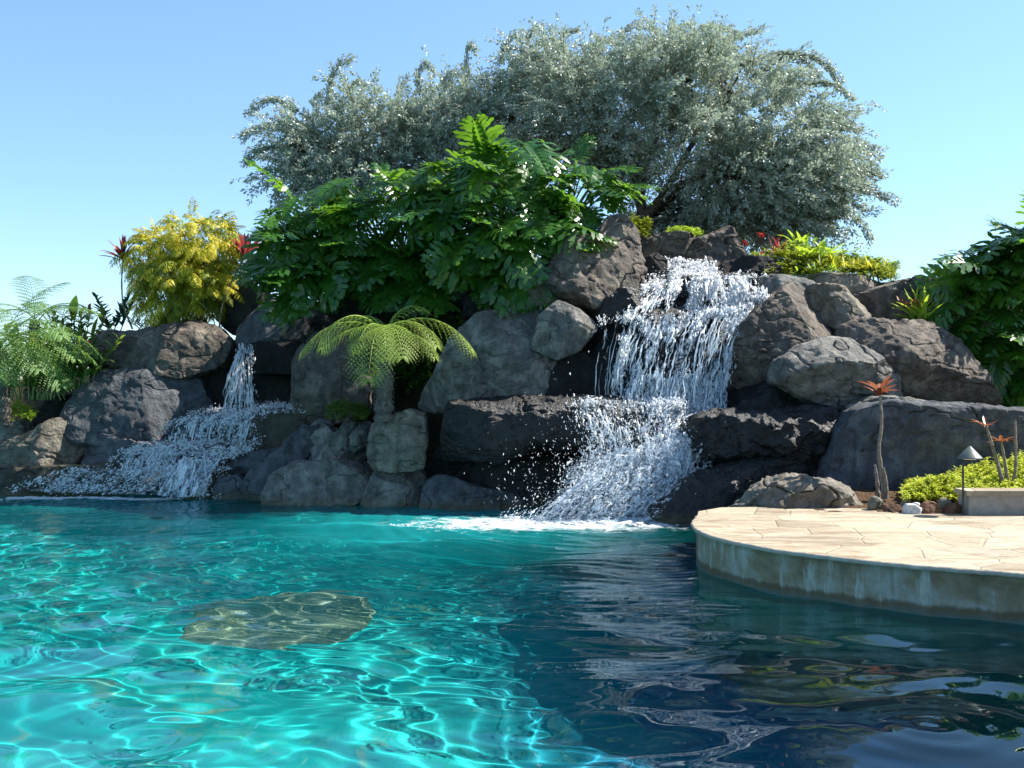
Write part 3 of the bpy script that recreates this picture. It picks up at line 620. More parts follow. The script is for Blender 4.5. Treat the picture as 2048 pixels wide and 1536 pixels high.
for k_, (nm_, n_, cl_) in enumerate((('one', 1700, 1.6), ('flat', 2600, 1.4), ('two', 1700, 1.6), ('low', 3000, 2.2), ('main', 2200, 1.0), ('side', 150, 1))):
    mb.add(*drops_on(*S[nm_], n_, .0085, .03, 1.5, seed=20+k_, clump=cl_))
mb.build('froth', M['froth'], sf)['kind'] = 'stuff'

# floating foam where the falls meet the pool
def foam(label, poly, z, dens):
    gx = np.linspace(min(p[0] for p in poly), max(p[0] for p in poly), 120)
    pass
def foam_field(label, cx, cy, rx, ry, n, size):
    r = frng; th = r.random(n)*6.283; q = r.random(n)**.6
    x = cx+rx*q*np.cos(th); y = cy+ry*q*np.sin(th); f = fbm(np.stack([x*3, y*7, x*0], 1), 4, 5)
    k = f > (q*.55-.15); x, y = x[k], y[k]; h = water_h(x, y)
    s = size*np.exp(r.normal(0, .4, len(x))); V_, F_ = blobs(np.zeros((len(x), 3)), s)
    V_ = V_.reshape(-1, 6, 3)*np.array([1.7, 1.2, .45]) + np.stack([x, y, h+.004], 1)[:, None]
    o = mk('foam', V_.reshape(-1, 3), F_, M['froth']); tag(o, label, 'foam', kind='stuff')
foam_field('white churned foam floating at the foot of the main waterfall', .85, 13.35, 1.45, .5, 9500, .016)
foam_field('thin line of foam along the foot of the small left waterfall', -6.2, 16.0, 1.9, .22, 2600, .017)
foam_field('loose milky foam drifting left from the main waterfall', -.2, 13.15, 1.3, .45, 1500, .008)
m, t, out = new_mat('foam_film'); pos = geo(t)
fr = noise(t, pos, 5, 6, .7, 1.0); sz_ = t.nodes.new('ShaderNodeUVMap'); sz_.uv_map = 'UVMap'; sxx = t.nodes.new('ShaderNodeSeparateXYZ'); t.links.new(sz_.outputs[0], sxx.inputs[0])
al = ramp(t, math_(t, 'ADD', fr, math_(t, 'MULTIPLY', sxx.outputs[0], -.55)), [(.1, (0, 0, 0)), (.55, (.95, .95, .95))])
dfm = t.nodes.new('ShaderNodeBsdfDiffuse'); dfm.inputs[0].default_value = (.85, .93, .95, 1); tpm = t.nodes.new('ShaderNodeBsdfTransparent')
mm = t.nodes.new('ShaderNodeMixShader'); t.links.new(al, mm.inputs[0]); t.links.new(tpm.outputs[0], mm.inputs[1]); t.links.new(dfm.outputs[0], mm.inputs[2]); t.links.new(mm.outputs[0], out.inputs[0]); M['film'] = m
def film(label, cx, cy, rx, ry):
    k = 90; th = np.linspace(0, 2*np.pi, k); q = np.linspace(0, 1, 26); Q, T_ = np.meshgrid(q, th, indexing='ij'); x = cx+rx*Q*np.cos(T_); y = cy+ry*Q*np.sin(T_)
    o = mk('foam', np.stack([x.ravel(), y.ravel(), (water_h(x, y)+.005).ravel()], 1), grid_faces(26, k), M['film'], uv=np.stack([Q.ravel(), Q.ravel()], 1)); tag(o, label, 'foam', kind='stuff')
film('white foam film spreading over the water before the main waterfall', .45, 13.15, 2.5, 1.05)
film('thin foam film along the small left waterfall', -6.2, 16.0, 2.1, .4)
#==DECK==
# ------------------------------------------------------------------ stone deck
def deckpt(x, y, z=.37): d = (CAMH-z)*FPX/(y-768); return ((x-1024)/FPX*d, d)
edge = [deckpt(*p) for p in [(1395,1031),(1385,1045),(1392,1058),(1420,1070),(1470,1083),(1560,1099),(1700,1116),(1850,1131),(2048,1146)]]
edge += [(4.3, 7.1), (5.0, 6.3), (5.6, 5.2), (5.9, 3.8), (6.2, 1.5), (6.5, -2)]
back = [(13.4, -2), (13.4, 12.4), (8, 11.9), (6.0, 11.35), (5.0, 11.3), (3.9, 11.5), (3.0, 11.75), (2.25, 11.65), (1.95, 11.3)]
def smooth_pl(pl, n):
    pl = np.array(pl, float); s = np.concatenate([[0], np.cumsum(np.linalg.norm(np.diff(pl, axis=0), axis=1))]); u = np.linspace(0, s[-1], n)
    q = np.stack([np.interp(u, s, pl[:, k]) for k in range(2)], 1)
    for _ in range(3): q[1:-1] = (q[:-2]+2*q[1:-1]+q[2:])/4
    return q
E = smooth_pl(edge, 300)
wob = np.array([.02*mnoise.noise(Vector((i*.45, 0, 0))) + .02*mnoise.noise(Vector((i*.07, 3, 0))) for i in range(len(E))])
tn = unit(np.gradient(E, axis=0)); nm = np.stack([tn[:, 1], -tn[:, 0]], 1)
cen = E.mean(0)
if ((E-np.array([5, 9.5]))*nm).sum() < 0: nm = -nm
Eo = E + nm*wob[:, None]
def deck_mat():
    m, t, out = new_mat('flagstone'); pos = geo(t)
    ds = noise(t, pos, 2.2, 3)
    wp = mix(t, .08, pos, t.nodes.new('ShaderNodeTexNoise').outputs['Color'])
    v = t.nodes.new('ShaderNodeTexVoronoi'); v.feature = 'DISTANCE_TO_EDGE'; v.inputs['Scale'].default_value = 1.9
    v2 = t.nodes.new('ShaderNodeTexVoronoi'); v2.feature = 'F1'; v2.inputs['Scale'].default_value = 1.9
    t.links.new(pos, v.inputs['Vector']); t.links.new(pos, v2.inputs['Vector'])
    sep = t.nodes.new('ShaderNodeSeparateColor'); t.links.new(v2.outputs['Color'], sep.inputs[0])
    c = ramp(t, sep.outputs[0], [(0, (.26, .215, .15)), (.35, (.36, .305, .215)), (.65, (.41, .355, .255)), (1, (.32, .28, .21))])
    mot = noise(t, pos, 9, 6, .7); c = mix(t, .55, c, ramp(t, mot, [(.3, (.6, .55, .5)), (.55, (1, 1, 1)), (.75, (1.2, 1.2, 1.15))]), 'MULTIPLY')
    # streaky damp marks and white deposits
    mp = t.nodes.new('ShaderNodeMapping'); mp.inputs['Scale'].default_value = (.8, 3, 1); t.links.new(pos, mp.inputs[0])
    dm = ramp(t, noise(t, mp.outputs[0], 1.5, 5, .65, .5), [(.49, (0, 0, 0)), (.62, (1, 1, 1))]); c = mix(t, math_(t, 'MULTIPLY', dm, .6), c, (.2, .13, .075))
    wh = ramp(t, noise(t, pos, 4.5, 4, .6, 2.5), [(.685, (0, 0, 0)), (.71, (1, 1, 1))]); c = mix(t, math_(t, 'MULTIPLY', wh, .6), c, (.7, .66, .6))
    j = ramp(t, v.outputs['Distance'], [(.008, (1, 1, 1)), (.022, (0, 0, 0))]); c = mix(t, math_(t, 'MULTIPLY', j, .35), c, (.24, .19, .14))
    fine = noise(t, pos, 60, 4, .7)
    h = math_(t, 'SUBTRACT', math_(t, 'ADD', math_(t, 'MULTIPLY', mot, .6), math_(t, 'MULTIPLY', fine, .3)), j)
    principled(t, out, c, ramp(t, dm, [(0, (.8,)*3), (1, (.5,)*3)]), .3, bump(t, h, .6, .012)); return m
def wallstain_mat(name='stained_plaster'):
    m, t, out = new_mat(name); pos = geo(t)
    a = noise(t, pos, 2.6, 5, .65, .5); mp = t.nodes.new('ShaderNodeMapping'); mp.inputs['Scale'].default_value = (5, 5, .7); t.links.new(pos, mp.inputs[0]); s = noise(t, mp.outputs[0], 1.6, 5, .7, .3)
    c = ramp(t, a, [(.32, (.15, .105, .055)), (.48, (.25, .205, .13)), (.62, (.33, .33, .28))])
    c = mix(t, ramp(t, s, [(.56, (0, 0, 0)), (.66, (.7, .7, .7))]), c, (.5, .52, .48)); c = mix(t, ramp(t, s, [(.3, (.75, .75, .75)), (.42, (0, 0, 0))]), c, (.14, .11, .07))
    sx = t.nodes.new('ShaderNodeSeparateXYZ'); t.links.new(pos, sx.inputs[0])
    zz = math_(t, 'ADD', sx.outputs[2], math_(t, 'MULTIPLY', s, .1)); bm = ramp(t, zz, [(.115, (1, 1, 1)), (.14, (0, 0, 0))])
    c = mix(t, math_(t, 'MULTIPLY', bm, .8), c, (.1, .065, .03)); f = noise(t, pos, 40, 5, .7)
    bl = ramp(t, zz, [(-.03+.05, (1, 1, 1)), (.09, (0, 0, 0))]); c = mix(t, math_(t, 'MULTIPLY', bl, .9), c, (.06, .16, .16))
    principled(t, out, c, .75, .3, bump(t, math_(t, 'ADD', f, a), .6, .015)); return m
M['flag'] = deck_mat(); M['stain'] = wallstain_mat(); M['coping'] = plain('coping_stone', (.3, .26, .2), (.48, .44, .36), 12, .8, .3, .7, .02)
dk = empty('stone_deck', (4.5, 9.0, .37), 'raised tan flagstone deck with a curved stained wall standing in the pool', 'deck')
b = MB(); ring = np.concatenate([Eo, np.array(back)])
import mathutils
tri = mathutils.geometry.tessellate_polygon([[Vector((x, y, 0)) for x, y in ring]])
b.add([(x, y, .37) for x, y in ring], np.array(tri)); top = b.build('paving', M['flag'], dk, smooth=False)
b = MB(); n = len(Eo)    # thin projecting lip
prof = [(0, .3701), (.012, .365), (.018, .352), (.014, .335), (-.03, .328)]
rows = np.concatenate([np.column_stack([Eo + nm*o_, np.full(n, z_) + (0 if k in (0,) else .004*np.array([mnoise.noise(Vector((i*.5, k, 0))) for i in range(n)]))]) for k, (o_, z_) in enumerate(prof)])
b.add(rows, grid_faces(len(prof), n)); b.build('coping', M['coping'], dk)
b = MB(); zs = np.concatenate([[.333], np.linspace(.32, -.1, 12), [-.4, -.9, -3.0]])
rows = []
for k, z_ in enumerate(zs):
    w_ = np.array([.014*mnoise.noise(Vector((E[i][0]*3, E[i][1]*3, z_*4))) for i in range(n)])
    rows.append(np.column_stack([E - nm*.035 + nm*w_[:, None], np.full(n, z_)]))
b.add(np.concatenate(rows), grid_faces(len(zs), n)); b.build('retaining_wall', M['stain'], dk)
# planting bed
M['mulch'] = plain('mulch', (.04, .022, .012), (.16, .1, .06), 26, .95, .1, 1.0, .05, 7)
gx = np.arange(3.1, 13.4, .06); gy = np.arange(11.2, 13.6, .06); X, Y = np.meshgrid(gx, gy)
Zb = .345 + .13*np.clip((Y-11.45)/.8, 0, 1) + .035*fbm(np.stack([X.ravel()*3, Y.ravel()*3, X.ravel()*0], 1), 3).reshape(X.shape)
Zb = np.where((X < 2.9) & (Y < 12), .3, Zb)
pb = mk('planting_bed', np.stack([X.ravel(), Y.ravel(), Zb.ravel()], 1), grid_faces(len(gy), len(gx)), M['mulch']); tag(pb, kind='structure')
# edging stones
def estone(label, x0, x1, y0, y1, d, mat, **kw):
    cx = (x0+x1)/2; p = [(x0, y1-4), (x0+2, (y0+y1)/2), (x0+(x1-x0)*.25, y0+3), (cx, y0), (x1-(x1-x0)*.22, y0+4), (x1, (y0+y1)/2), (x1-1, y1-2), (cx, y1+3)]
    rock(label, p, d, (x1-x0)/FPX*d*.45, mat, sub=4, name='edging_stone', group='edging stones of the planting bed', rough=.5, ncut=2)
M['pale'] = rock_mat('white_stone', (.4, .39, .37), (.62, .61, .59), (.8, .79, .76), band=False, pits=.3)
M['olivestone'] = rock_mat('olive_stone', (.1, .095, .07), (.2, .19, .14), (.3, .28, .22), band=False, pits=.4)
M['redstone'] = rock_mat('red_brown_stone', (.05, .025, .015), (.15, .075, .04), (.24, .14, .09), band=False)
estone('rounded olive grey edging stone next to the pale boulder', 1735, 1768, 990, 1022, 11.45, 'olivestone')
estone('wide dark reddish edging stone between the olive and the white one', 1752, 1812, 1005, 1040, 11.3, 'redstone')
estone('upright white edging stone in the row', 1806, 1840, 998, 1038, 11.15, 'pale')
estone('small tan edging stone behind the white upright one', 1800, 1822, 992, 1016, 11.5, 'olivestone')
estone('reddish brown edging stone right of the white one', 1838, 1882, 1002, 1040, 11.15, 'redstone')
estone('small round grey green edging stone sitting on top of two brown ones', 1874, 1904, 996, 1024, 11.25, 'olivestone')
estone('dark brown edging stone at the foot of the path light', 1884, 1932, 1006, 1040, 11.15, 'redstone')
# low planter curb
b = MB(); o1 = P(1936, 1040, 11.0)
M['curb'] = plain('grey_plaster_curb', (.2, .185, .16), (.34, .32, .29), 7, .85, .3, .6, .02)
cu = empty('planter_curb', (5.4, 11.1, .37), 'low grey plastered curb with a tan cap at the right edge of the deck', 'planter wall')
b.box((4.64, 10.98, .36), (13.4, 11.24, .565)); b.build('wall', M['curb'], cu, smooth=False)
b = MB(); b.box((4.61, 10.95, .567), (13.4, 11.27, .617)); b.build('cap', M['flag'], cu, smooth=False)
# path light
M['metal'] = plain('dark_bronze_metal', (.02, .02, .018), (.035, .033, .03), 20, .45, .5, .1, .002)
M['verdigris'] = plain('weathered_green_metal', (.06, .085, .075), (.11, .14, .12), 14, .5, .5, .2, .003)
M['lens'] = plain('cream_lens', (.6, .56, .45), (.7, .66, .55), 5, .4)
pl0 = P(1926, 1037, 11.0); pl0.z = .37
pl = empty('path_light', pl0, 'slim garden path light with a green cone cap at the edge of the deck', 'path light')
b = MB(); zt = P(0, 892, 11.0).z
b.tube([(pl0.x, 11.0, .33), (pl0.x, 11.0, P(0, 925, 11).z)], .011, 10); b.build('post', M['metal'], pl)
def lathe(mb, cx, cy, prof, n=28):
    an = np.linspace(0, 2*np.pi, n, endpoint=False); V = np.concatenate([np.column_stack([cx+r_*np.cos(an), cy+r_*np.sin(an), np.full(n, z_)]) for r_, z_ in prof])
    i = np.arange(len(prof)-1)[:, None]*n; j = np.arange(n)[None]; j2 = (j+1) % n
    mb.add(V, np.stack([i+j, i+j2, i+n+j2, i+n+j], -1).reshape(-1, 4))
cxl = pl0.x + .07; zb = P(0, 917, 11).z
b = MB(); lathe(b, cxl, 11.0, [(.001, zt), (.012, zt-.003), (.118, zb+.012), (.124, zb+.004), (.122, zb), (.11, zb+.006), (.01, zb+.09)], 28)
cap_ = b.build('cap', M['verdigris'], pl)
b = MB()
for k in range(8):
    a_ = k*math.pi/4+.2; b.tube([(cxl+.012*math.cos(a_), 11+.012*math.sin(a_), zt), (cxl+.122*math.cos(a_), 11+.122*math.sin(a_), zb+.013)], .0035, 5)
b.build('seam', M['metal'], cap_)
b = MB(); lathe(b, cxl, 11.0, [(.001, zb-.012), (.06, zb-.01), (.085, zb+.004), (.085, zb+.03)]); b.build('lens', M['lens'], pl)
b = MB(); b.tube([(pl0.x, 11, P(0, 928, 11).z), (pl0.x+.02, 11, P(0, 921, 11).z), (cxl, 11, zb+.02)], .01, 8); b.build('arm', M['metal'], pl)
#==PLANTS==
# ------------------------------------------------------------------ plants
M['bark'] = plain('grey_brown_bark', (.05, .035, .025), (.17, .125, .095), 14, .9, .2, 1, .03)
M['silver'] = leaf_mat('silver_leaf', (.21, .265, .2), (.57, .61, .52), .36, .3, .6, (.35, .45, .3), 1.2)
M['philo'] = leaf_mat('philodendron_leaf', (.014, .058, .009), (.055, .17, .018), .32, .4, .7, (.25, .5, .03), 1.5)
M['philostem'] = plain('pale_green_stem', (.14, .2, .05), (.3, .38, .12), 9, .5, .4, .1)
M['fern'] = leaf_mat('tree_fern_frond', (.22, .34, .05), (.46, .58, .13), .5, .4, .3, (.4, .5, .06), 2)
M['fern2'] = leaf_mat('pale_fern_frond', (.08, .17, .035), (.2, .34, .09), .5, .4, .3, (.3, .48, .1), 2)
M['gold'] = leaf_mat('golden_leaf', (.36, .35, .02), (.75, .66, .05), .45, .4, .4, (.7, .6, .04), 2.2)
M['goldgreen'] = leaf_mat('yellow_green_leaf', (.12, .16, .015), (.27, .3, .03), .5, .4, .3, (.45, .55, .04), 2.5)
M['lime'] = leaf_mat('lime_leaf', (.2, .33, .02), (.42, .55, .05), .45, .4, .4, (.6, .8, .06), 2.2)
M['ginger'] = leaf_mat('ginger_leaf', (.04, .09, .015), (.14, .23, .04), .38, .4, .5, (.4, .55, .07), 2)
M['bluegreen'] = leaf_mat('blue_green_leaf', (.015, .06, .04), (.04, .12, .07), .4, .25, .5, (.1, .25, .1), 2)
M['red'] = leaf_mat('dark_red_leaf', (.1, .012, .02), (.24, .035, .045), .4, .4, .4, (.5, .1, .08), 3)
M['orange'] = leaf_mat('orange_red_leaf', (.12, .02, .018), (.27, .1, .045), .4, .4, .35, (.35, .12, .05), 9)
M['flower'] = leaf_mat('red_flower', (.3, .012, .02), (.45, .05, .05), .5, .3, .3, (.5, .08, .07), 4)
M['canestem'] = plain('ringed_grey_stem', (.1, .08, .06), (.3, .26, .21), 30, .85, .2, .8, .02)
M['darkstem'] = plain('thin_dark_stem', (.05, .04, .025), (.13, .11, .06), 20, .7, .3, .3)
M['fibre'] = plain('fibrous_fern_trunk', (.05, .04, .03), (.34, .31, .27), 34, .95, .1, 1.2, .05, 8)
M['dryleaf'] = leaf_mat('dead_leaf', (.12, .06, .02), (.3, .18, .08), .7, .3, .2)

pr = np.random.default_rng(2024)
def diamonds(C, D, Nn, L, Wd, fold=.25, droop=.15):
    """leaves: base C, direction D, normal Nn; two quads each, folded along the midrib and drooping"""
    D = unit(D); S_ = unit(np.cross(D, Nn)); Nn = np.cross(S_, D)
    L = np.broadcast_to(L, (len(C),))[:, None]; Wd = np.broadcast_to(Wd, (len(C),))[:, None]
    tip = C + D*L - Nn*L*droop; m1 = C + D*L*.45
    a = m1 + S_*Wd*.5 + Nn*Wd*fold; b_ = m1 - S_*Wd*.5 + Nn*Wd*fold
    mid = C + D*L*.5
    V = np.stack([C, a, tip, mid, b_], 1).reshape(-1, 3); i = np.arange(len(C))[:, None]*5
    return V, np.concatenate([i+np.array([[0, 1, 2, 3]]), i+np.array([[0, 3, 2, 4]])])
def longleaf(mb, base, d0, L, Wd, droop=.5, seg=7, prof=None, up=(0, 0, 1), fold=.15, twist=0):
    """strap or paddle leaf that bends over"""
    s = np.linspace(0, 1, seg+1); d = unit(np.array(d0, float)); pts = [np.array(base, float)]; dirs = []
    for k in range(seg):
        dd = d.copy(); dd[2] -= droop*((k+1)/seg)**1.3; dd = unit(dd); dirs.append(dd); pts.append(pts[-1]+dd*L/seg)
    dirs.append(dirs[-1]); pts = np.array(pts); dirs = np.array(dirs)
    side = unit(np.cross(dirs, np.array(up)+1e-3)); nn = np.cross(side, dirs)
    if twist:
        side = unit(side*math.cos(twist)+nn*math.sin(twist)); nn = np.cross(side, dirs)
    wf_ = (np.sin(np.pi*np.clip(s*.93+.05, 0, 1))**.8 if prof is None else np.interp(s, *prof))*Wd/2
    V = np.concatenate([pts + side*wf_[:, None] + nn*(wf_*fold*2)[:, None], pts, pts - side*wf_[:, None] + nn*(wf_*fold*2)[:, None]])
    n = seg+1; F = []
    for k in range(seg): F += [[k, k+1, n+k+1, n+k], [n+k, n+k+1, 2*n+k+1, 2*n+k]]
    mb.add(V, F)
def curve(p0, p1, bow, n=10):
    p0, p1, bow = map(lambda a: np.array(a, float), (p0, p1, bow)); s = np.linspace(0, 1, n)[:, None]
    return p0*(1-s)+p1*s + bow*4*s*(1-s)

# --- silver buttonwood trees
def silver_tree(label, base, trunkspec, lobes, ntwig, seed, nl=48):
    r = np.random.default_rng(seed); base = np.array(base); KD = 1.13
    lobes = [(x+8+(12 if x < 1000 else 0), y+18+(10 if x < 1000 else 0), d*KD, rx*.9, ry*.9, rd*1.1) for x, y, d, rx, ry, rd in lobes]; trunkspec = [([(x, y, d*KD) for x, y, d in pts], rad) for pts, rad in trunkspec]
    root = empty('buttonwood_tree', base, label, 'tree', 'silver leaved trees on top of the rocks')
    LB = [(np.array(P(x, y, d)), rx/FPX*d, ry/FPX*d, rd) for x, y, d, rx, ry, rd in lobes]
    wts = np.array([l[1]*l[2]+l[1]*l[3] for l in LB]); wts /= wts.sum()
    subs = [[c+np.array([rx, rz, ry])*unit(r.standard_normal(3))*r.uniform(.5, .95) for _ in range(int(10+14*rx))] for c, rx, ry, rz in LB]
    ctr = np.mean([l[0] for l in LB], 0)
    tb = MB(); limbs = []
    for (pts, rad) in trunkspec:
        q = PN(pts); k = len(q)*5; s0 = np.linspace(0, 1, len(q)); s1 = np.linspace(0, 1, k)
        c_ = np.stack([np.interp(s1, s0, q[:, a]) for a in range(3)], 1)
        for _ in range(4): c_[1:-1] = (c_[:-2]+2*c_[1:-1]+c_[2:])/4
        c_ += .03*np.stack([vnoise(c_*2+9), vnoise(c_*2+50), vnoise(c_*2+80)], 1)
        tb.tube(c_, np.linspace(rad, rad*.3, k), 9); limbs.append(c_)
    L_all = np.concatenate(limbs)
    # secondary branches into every lobe
    ends = []
    bb = MB()
    for (c, rx, ry, rz) in LB:
        for _ in range(9):
            e = c + np.array([rx, rz, ry])*unit(r.standard_normal(3))*r.uniform(.2, .75)
            j = np.argmin(np.linalg.norm(L_all-e, axis=1)*(1+.5*(L_all[:, 2] > e[2]))); p0 = L_all[j]
            cu_ = curve(p0, e, np.array([0, 0, .12*np.linalg.norm(e-p0)]), 9); cu_[1:-1] += r.normal(0, .03, (7, 3))
            bb.tube(cu_, np.linspace(.035, .008, 9), 5, False); ends.append(cu_)
    tb.build('trunk', M['bark'], root); 
    # twigs carrying leaves
    C, D, NN = [], [], []
    for _ in range(ntwig):
        li = r.choice(len(LB), p=wts); c, rx, ry, rz = LB[li]
        u = unit(r.standard_normal(3)); q = r.uniform(.45, 1.0)**.6
        p = c + np.array([rx, rz, ry])*u*q*.93
        if r.random() < .8: p = subs[li][r.integers(len(subs[li]))] + r.normal(0, .17, 3)*np.array([1.3, 1.3, .8])
        if p[2] < c[2]-ry*.75 and r.random() < .5: continue
        od = unit(unit((p-c)/np.array([rx, rz, ry]))*.7 + unit(p-ctr)*.45 + np.array([0, 0, .35]) + r.normal(0, .35, 3))
        Lt = r.uniform(.35, .75)*(1.25 if q > .9 else 1); n_ = 7; pts = [p - od*Lt*.35]; d = od.copy()
        for k in range(n_): pts.append(pts[-1]+d*Lt/n_); d = unit(d+np.array([0, 0, -.11])+r.normal(0, .06, 3))
        pts = np.array(pts)
        if r.random() < .35: bb.tube(pts, np.linspace(.007, .002, len(pts)), 3, False)
        m_ = int(nl*r.uniform(.6, 1.2)); s = r.uniform(.05, 1, m_)*n_; i0 = np.floor(s).astype(int).clip(0, n_-1)
        pp = pts[i0]+(pts[i0+1]-pts[i0])*(s-i0)[:, None]; tt_ = unit(pts[i0+1]-pts[i0])
        rd_ = unit(r.standard_normal((m_, 3))); rd_ = unit(rd_-tt_*(rd_*tt_).sum(1, keepdims=True))
        C.append(pp+rd_*.012); D.append(unit(rd_*.8+tt_*.75)); NN.append(unit(np.cross(rd_, tt_)+r.normal(0, .5, (m_, 3))+np.array([0, 0, .6])))
    # long arching outer sprays
    bb.build('branches', M['bark'], root)
    C, D, NN = map(np.concatenate, (C, D, NN)); sz = r.uniform(.05, .09, len(C))
    V, F = diamonds(C, D, NN, sz, sz*.42, .18, .1)
    mk('crown', V, F, M['silver'], root, smooth=False)
    return root, LB
def sprays(root, specs, seed, mat='silver', name='spray'):
    """arching sprays that leave the crown outline: list of pixel polylines"""
    r = np.random.default_rng(seed); st = MB(); C, D, NN = [], [], []
    for (pts, d, dens) in specs:
        q = PN([(x, y, d*1.13) for x, y in pts]); s0 = np.concatenate([[0], np.cumsum(np.linalg.norm(np.diff(q, axis=0), axis=1))]); n_ = 24
        s1 = np.linspace(0, s0[-1], n_); c_ = np.stack([np.interp(s1, s0, q[:, a]) for a in range(3)], 1)
        for _ in range(3): c_[1:-1] = (c_[:-2]+2*c_[1:-1]+c_[2:])/4
        c_[:, 1] += r.normal(0, .25)
        for rep in range(dens+2):
            cc = c_ + np.linspace(0, 1, n_)[:, None]*r.normal(0, .05, 3) + r.normal(0, .02, 3)
            st.tube(cc, np.linspace(.008, .002, n_), 3, False)
            m_ = int(s0[-1]*75); s = r.uniform(0, n_-1.01, m_); i0 = s.astype(int)
            pp = cc[i0]+(cc[i0+1]-cc[i0])*(s-i0)[:, None]; tt_ = unit(cc[i0+1]-cc[i0]); rd_ = unit(r.standard_normal((m_, 3)))
            rd_ = unit(rd_-tt_*(rd_*tt_).sum(1, keepdims=True)); off = r.random((m_, 1))*.055*(1-s[:, None]/n_*.6)
            C.append(pp+rd_*off); D.append(unit(rd_*.7+tt_)); NN.append(unit(np.cross(rd_, tt_)+r.normal(0, .5, (m_, 3))+np.array([0, 0, .6])))
    C, D, NN = map(np.concatenate, (C, D, NN)); sz = r.uniform(.05, .08, len(C)); V, F = diamonds(C, D, NN, sz, sz*.45, .18, .1)
    mk('outer_spray', V, F, M[mat], root, smooth=False)['kind'] = 'stuff'; st.build('twigs', M['bark'], root)['kind'] = 'stuff'

bt = P(1290, 560, 19.66)
tr1, _ = silver_tree('large silver green tree with a dark forked trunk behind the top of the falls', bt,
 [([(1292,590,17.4),(1285,430,17.4),(1275,360,17.4),(1240,290,17.3),(1190,220,17.2)], .13), ([(1283,440,17.4),(1330,385,17.3),(1400,350,17.1),(1490,330,17.0),(1580,320,17.0)], .1),
  ([(1280,390,17.4),(1300,300,17.6),(1350,200,17.8)], .09), ([(1282,400,17.4),(1200,330,17.5),(1100,290,17.8),(1020,260,18)], .08), ([(1320,395,17.3),(1380,290,17.1),(1460,200,17.2)], .07), ([(1400,350,17.1),(1500,360,17),(1600,400,17.1)], .05), ([(1282,370,17.4),(1265,310,17.0),(1230,270,16.6)], .05)],
 [(1340,150,17.6,150,95,1.5),(1230,210,17.4,150,110,1.6),(1450,190,17.4,150,110,1.5),(1540,270,17.2,150,110,1.5),(1600,350,17.2,120,85,1.2),(1350,270,17.2,170,85,1.6),(1480,350,17.0,150,80,1.2),(1400,420,17.9,150,60,1.0),(1560,420,17.4,110,50,.8),(1500,440,18.2,120,50,.8),(1120,150,17.9,120,80,1.4),(1060,120,18,70,50,1),(1130,240,17.6,110,80,1.4),(1290,110,17.8,80,45,1.0),(1400,110,17.7,60,40,.9),(1430,410,17.2,90,45,.9),(1600,430,17.1,80,40,.7),(1340,430,18.6,110,60,.8),(1240,320,17.6,70,60,.8),(1660,330,17.2,60,60,.8),(1650,250,17.3,50,45,.7)], 5200, 61)
sprays(tr1, [([(1440,100),(1480,80),(1520,75)],17.5,3), ([(1380,75),(1420,55),(1465,70),(1480,85)],17.5,4), ([(1235,90),(1250,55),(1275,42),(1300,48)],17.6,3), ([(1480,130),(1560,105),(1620,108),(1660,130),(1685,175)],17.2,6),
 ([(1500,160),(1560,120),(1610,125),(1640,160)],17.3,5), ([(1560,190),(1620,180),(1655,185),(1690,215)],17.2,4), ([(1600,230),(1650,225),(1690,240)],17.1,4), ([(1600,260),(1660,260),(1715,285),(1755,300)],17.1,6), ([(1620,300),(1690,300),(1730,310),(1760,330)],17,4),
 ([(1640,345),(1700,335),(1740,335)],17,5), ([(1640,370),(1700,375),(1750,390),(1790,408)],17,5), ([(1650,395),(1700,420),(1730,450),(1745,480)],17,3), ([(1600,420),(1650,440),(1690,430)],17,5), ([(1660,320),(1720,350),(1750,360)],17.2,4), ([(1650,290),(1700,330),(1740,355)],17.2,4), ([(1640,240),(1670,260),(1720,270)],17.2,4), ([(1680,400),(1720,430),(1752,430)],17,2),
 ([(940,170),(935,130),(942,90),(955,110)],18,2), ([(1000,120),(1010,80),(1030,55),(1045,75)],18,4), ([(1110,95),(1130,65),(1160,60)],18,4), ([(1050,90),(1070,55),(1080,70)],18,3), ([(1180,110),(1200,75),(1230,70)],17.9,3)], 9)
tr2, _ = silver_tree('smaller purplish silver tree leaning left above the philodendron leaves', P(860, 560, 20.8),
 [([(862,590,18.4),(840,420,18.3),(790,350,18.2),(700,300,18.0),(610,280,17.9)], .09), ([(850,440,18.3),(900,350,18.4),(930,270,18.4)], .07), ([(800,360,18.2),(780,290,18.3),(740,230,18.3)], .05)],
 [(960,200,18.4,110,85,1.3),(860,230,18.3,110,85,1.3),(760,240,18.2,100,75,1.2),(670,250,18,85,70,1.1),(600,280,17.9,75,65,1.0),(570,240,17.9,45,35,.7),(690,190,18.1,50,50,.8),(850,290,18.1,150,80,1.2),(700,320,17.9,110,60,1.0),(570,330,17.8,45,45,.7),(1010,300,18.2,110,80,1.2),(900,330,18.0,120,50,1.0),(640,350,17.7,60,40,.7)], 2700, 62)
sprays(tr2, [([(600,230),(560,205),(525,210),(505,235)],17.8,4), ([(580,255),(530,245),(490,258),(482,275)],17.8,4), ([(590,290),(540,290),(500,300),(484,325)],17.8,4), ([(580,330),(540,340),(515,350)],17.8,3), ([(570,340),(555,370),(553,410)],17.8,2), ([(590,350),(580,375),(578,400)],17.8,2),
 ([(660,220),(665,170),(680,135),(705,130)],18,4), ([(690,190),(720,165),(740,175)],18,3), ([(790,200),(800,160),(810,150)],18.2,3), ([(840,190),(835,150),(850,125),(870,150)],18.2,4), ([(880,180),(900,150),(925,150)],18.3,3), ([(640,240),(630,205),(645,190)],18,3)], 10)

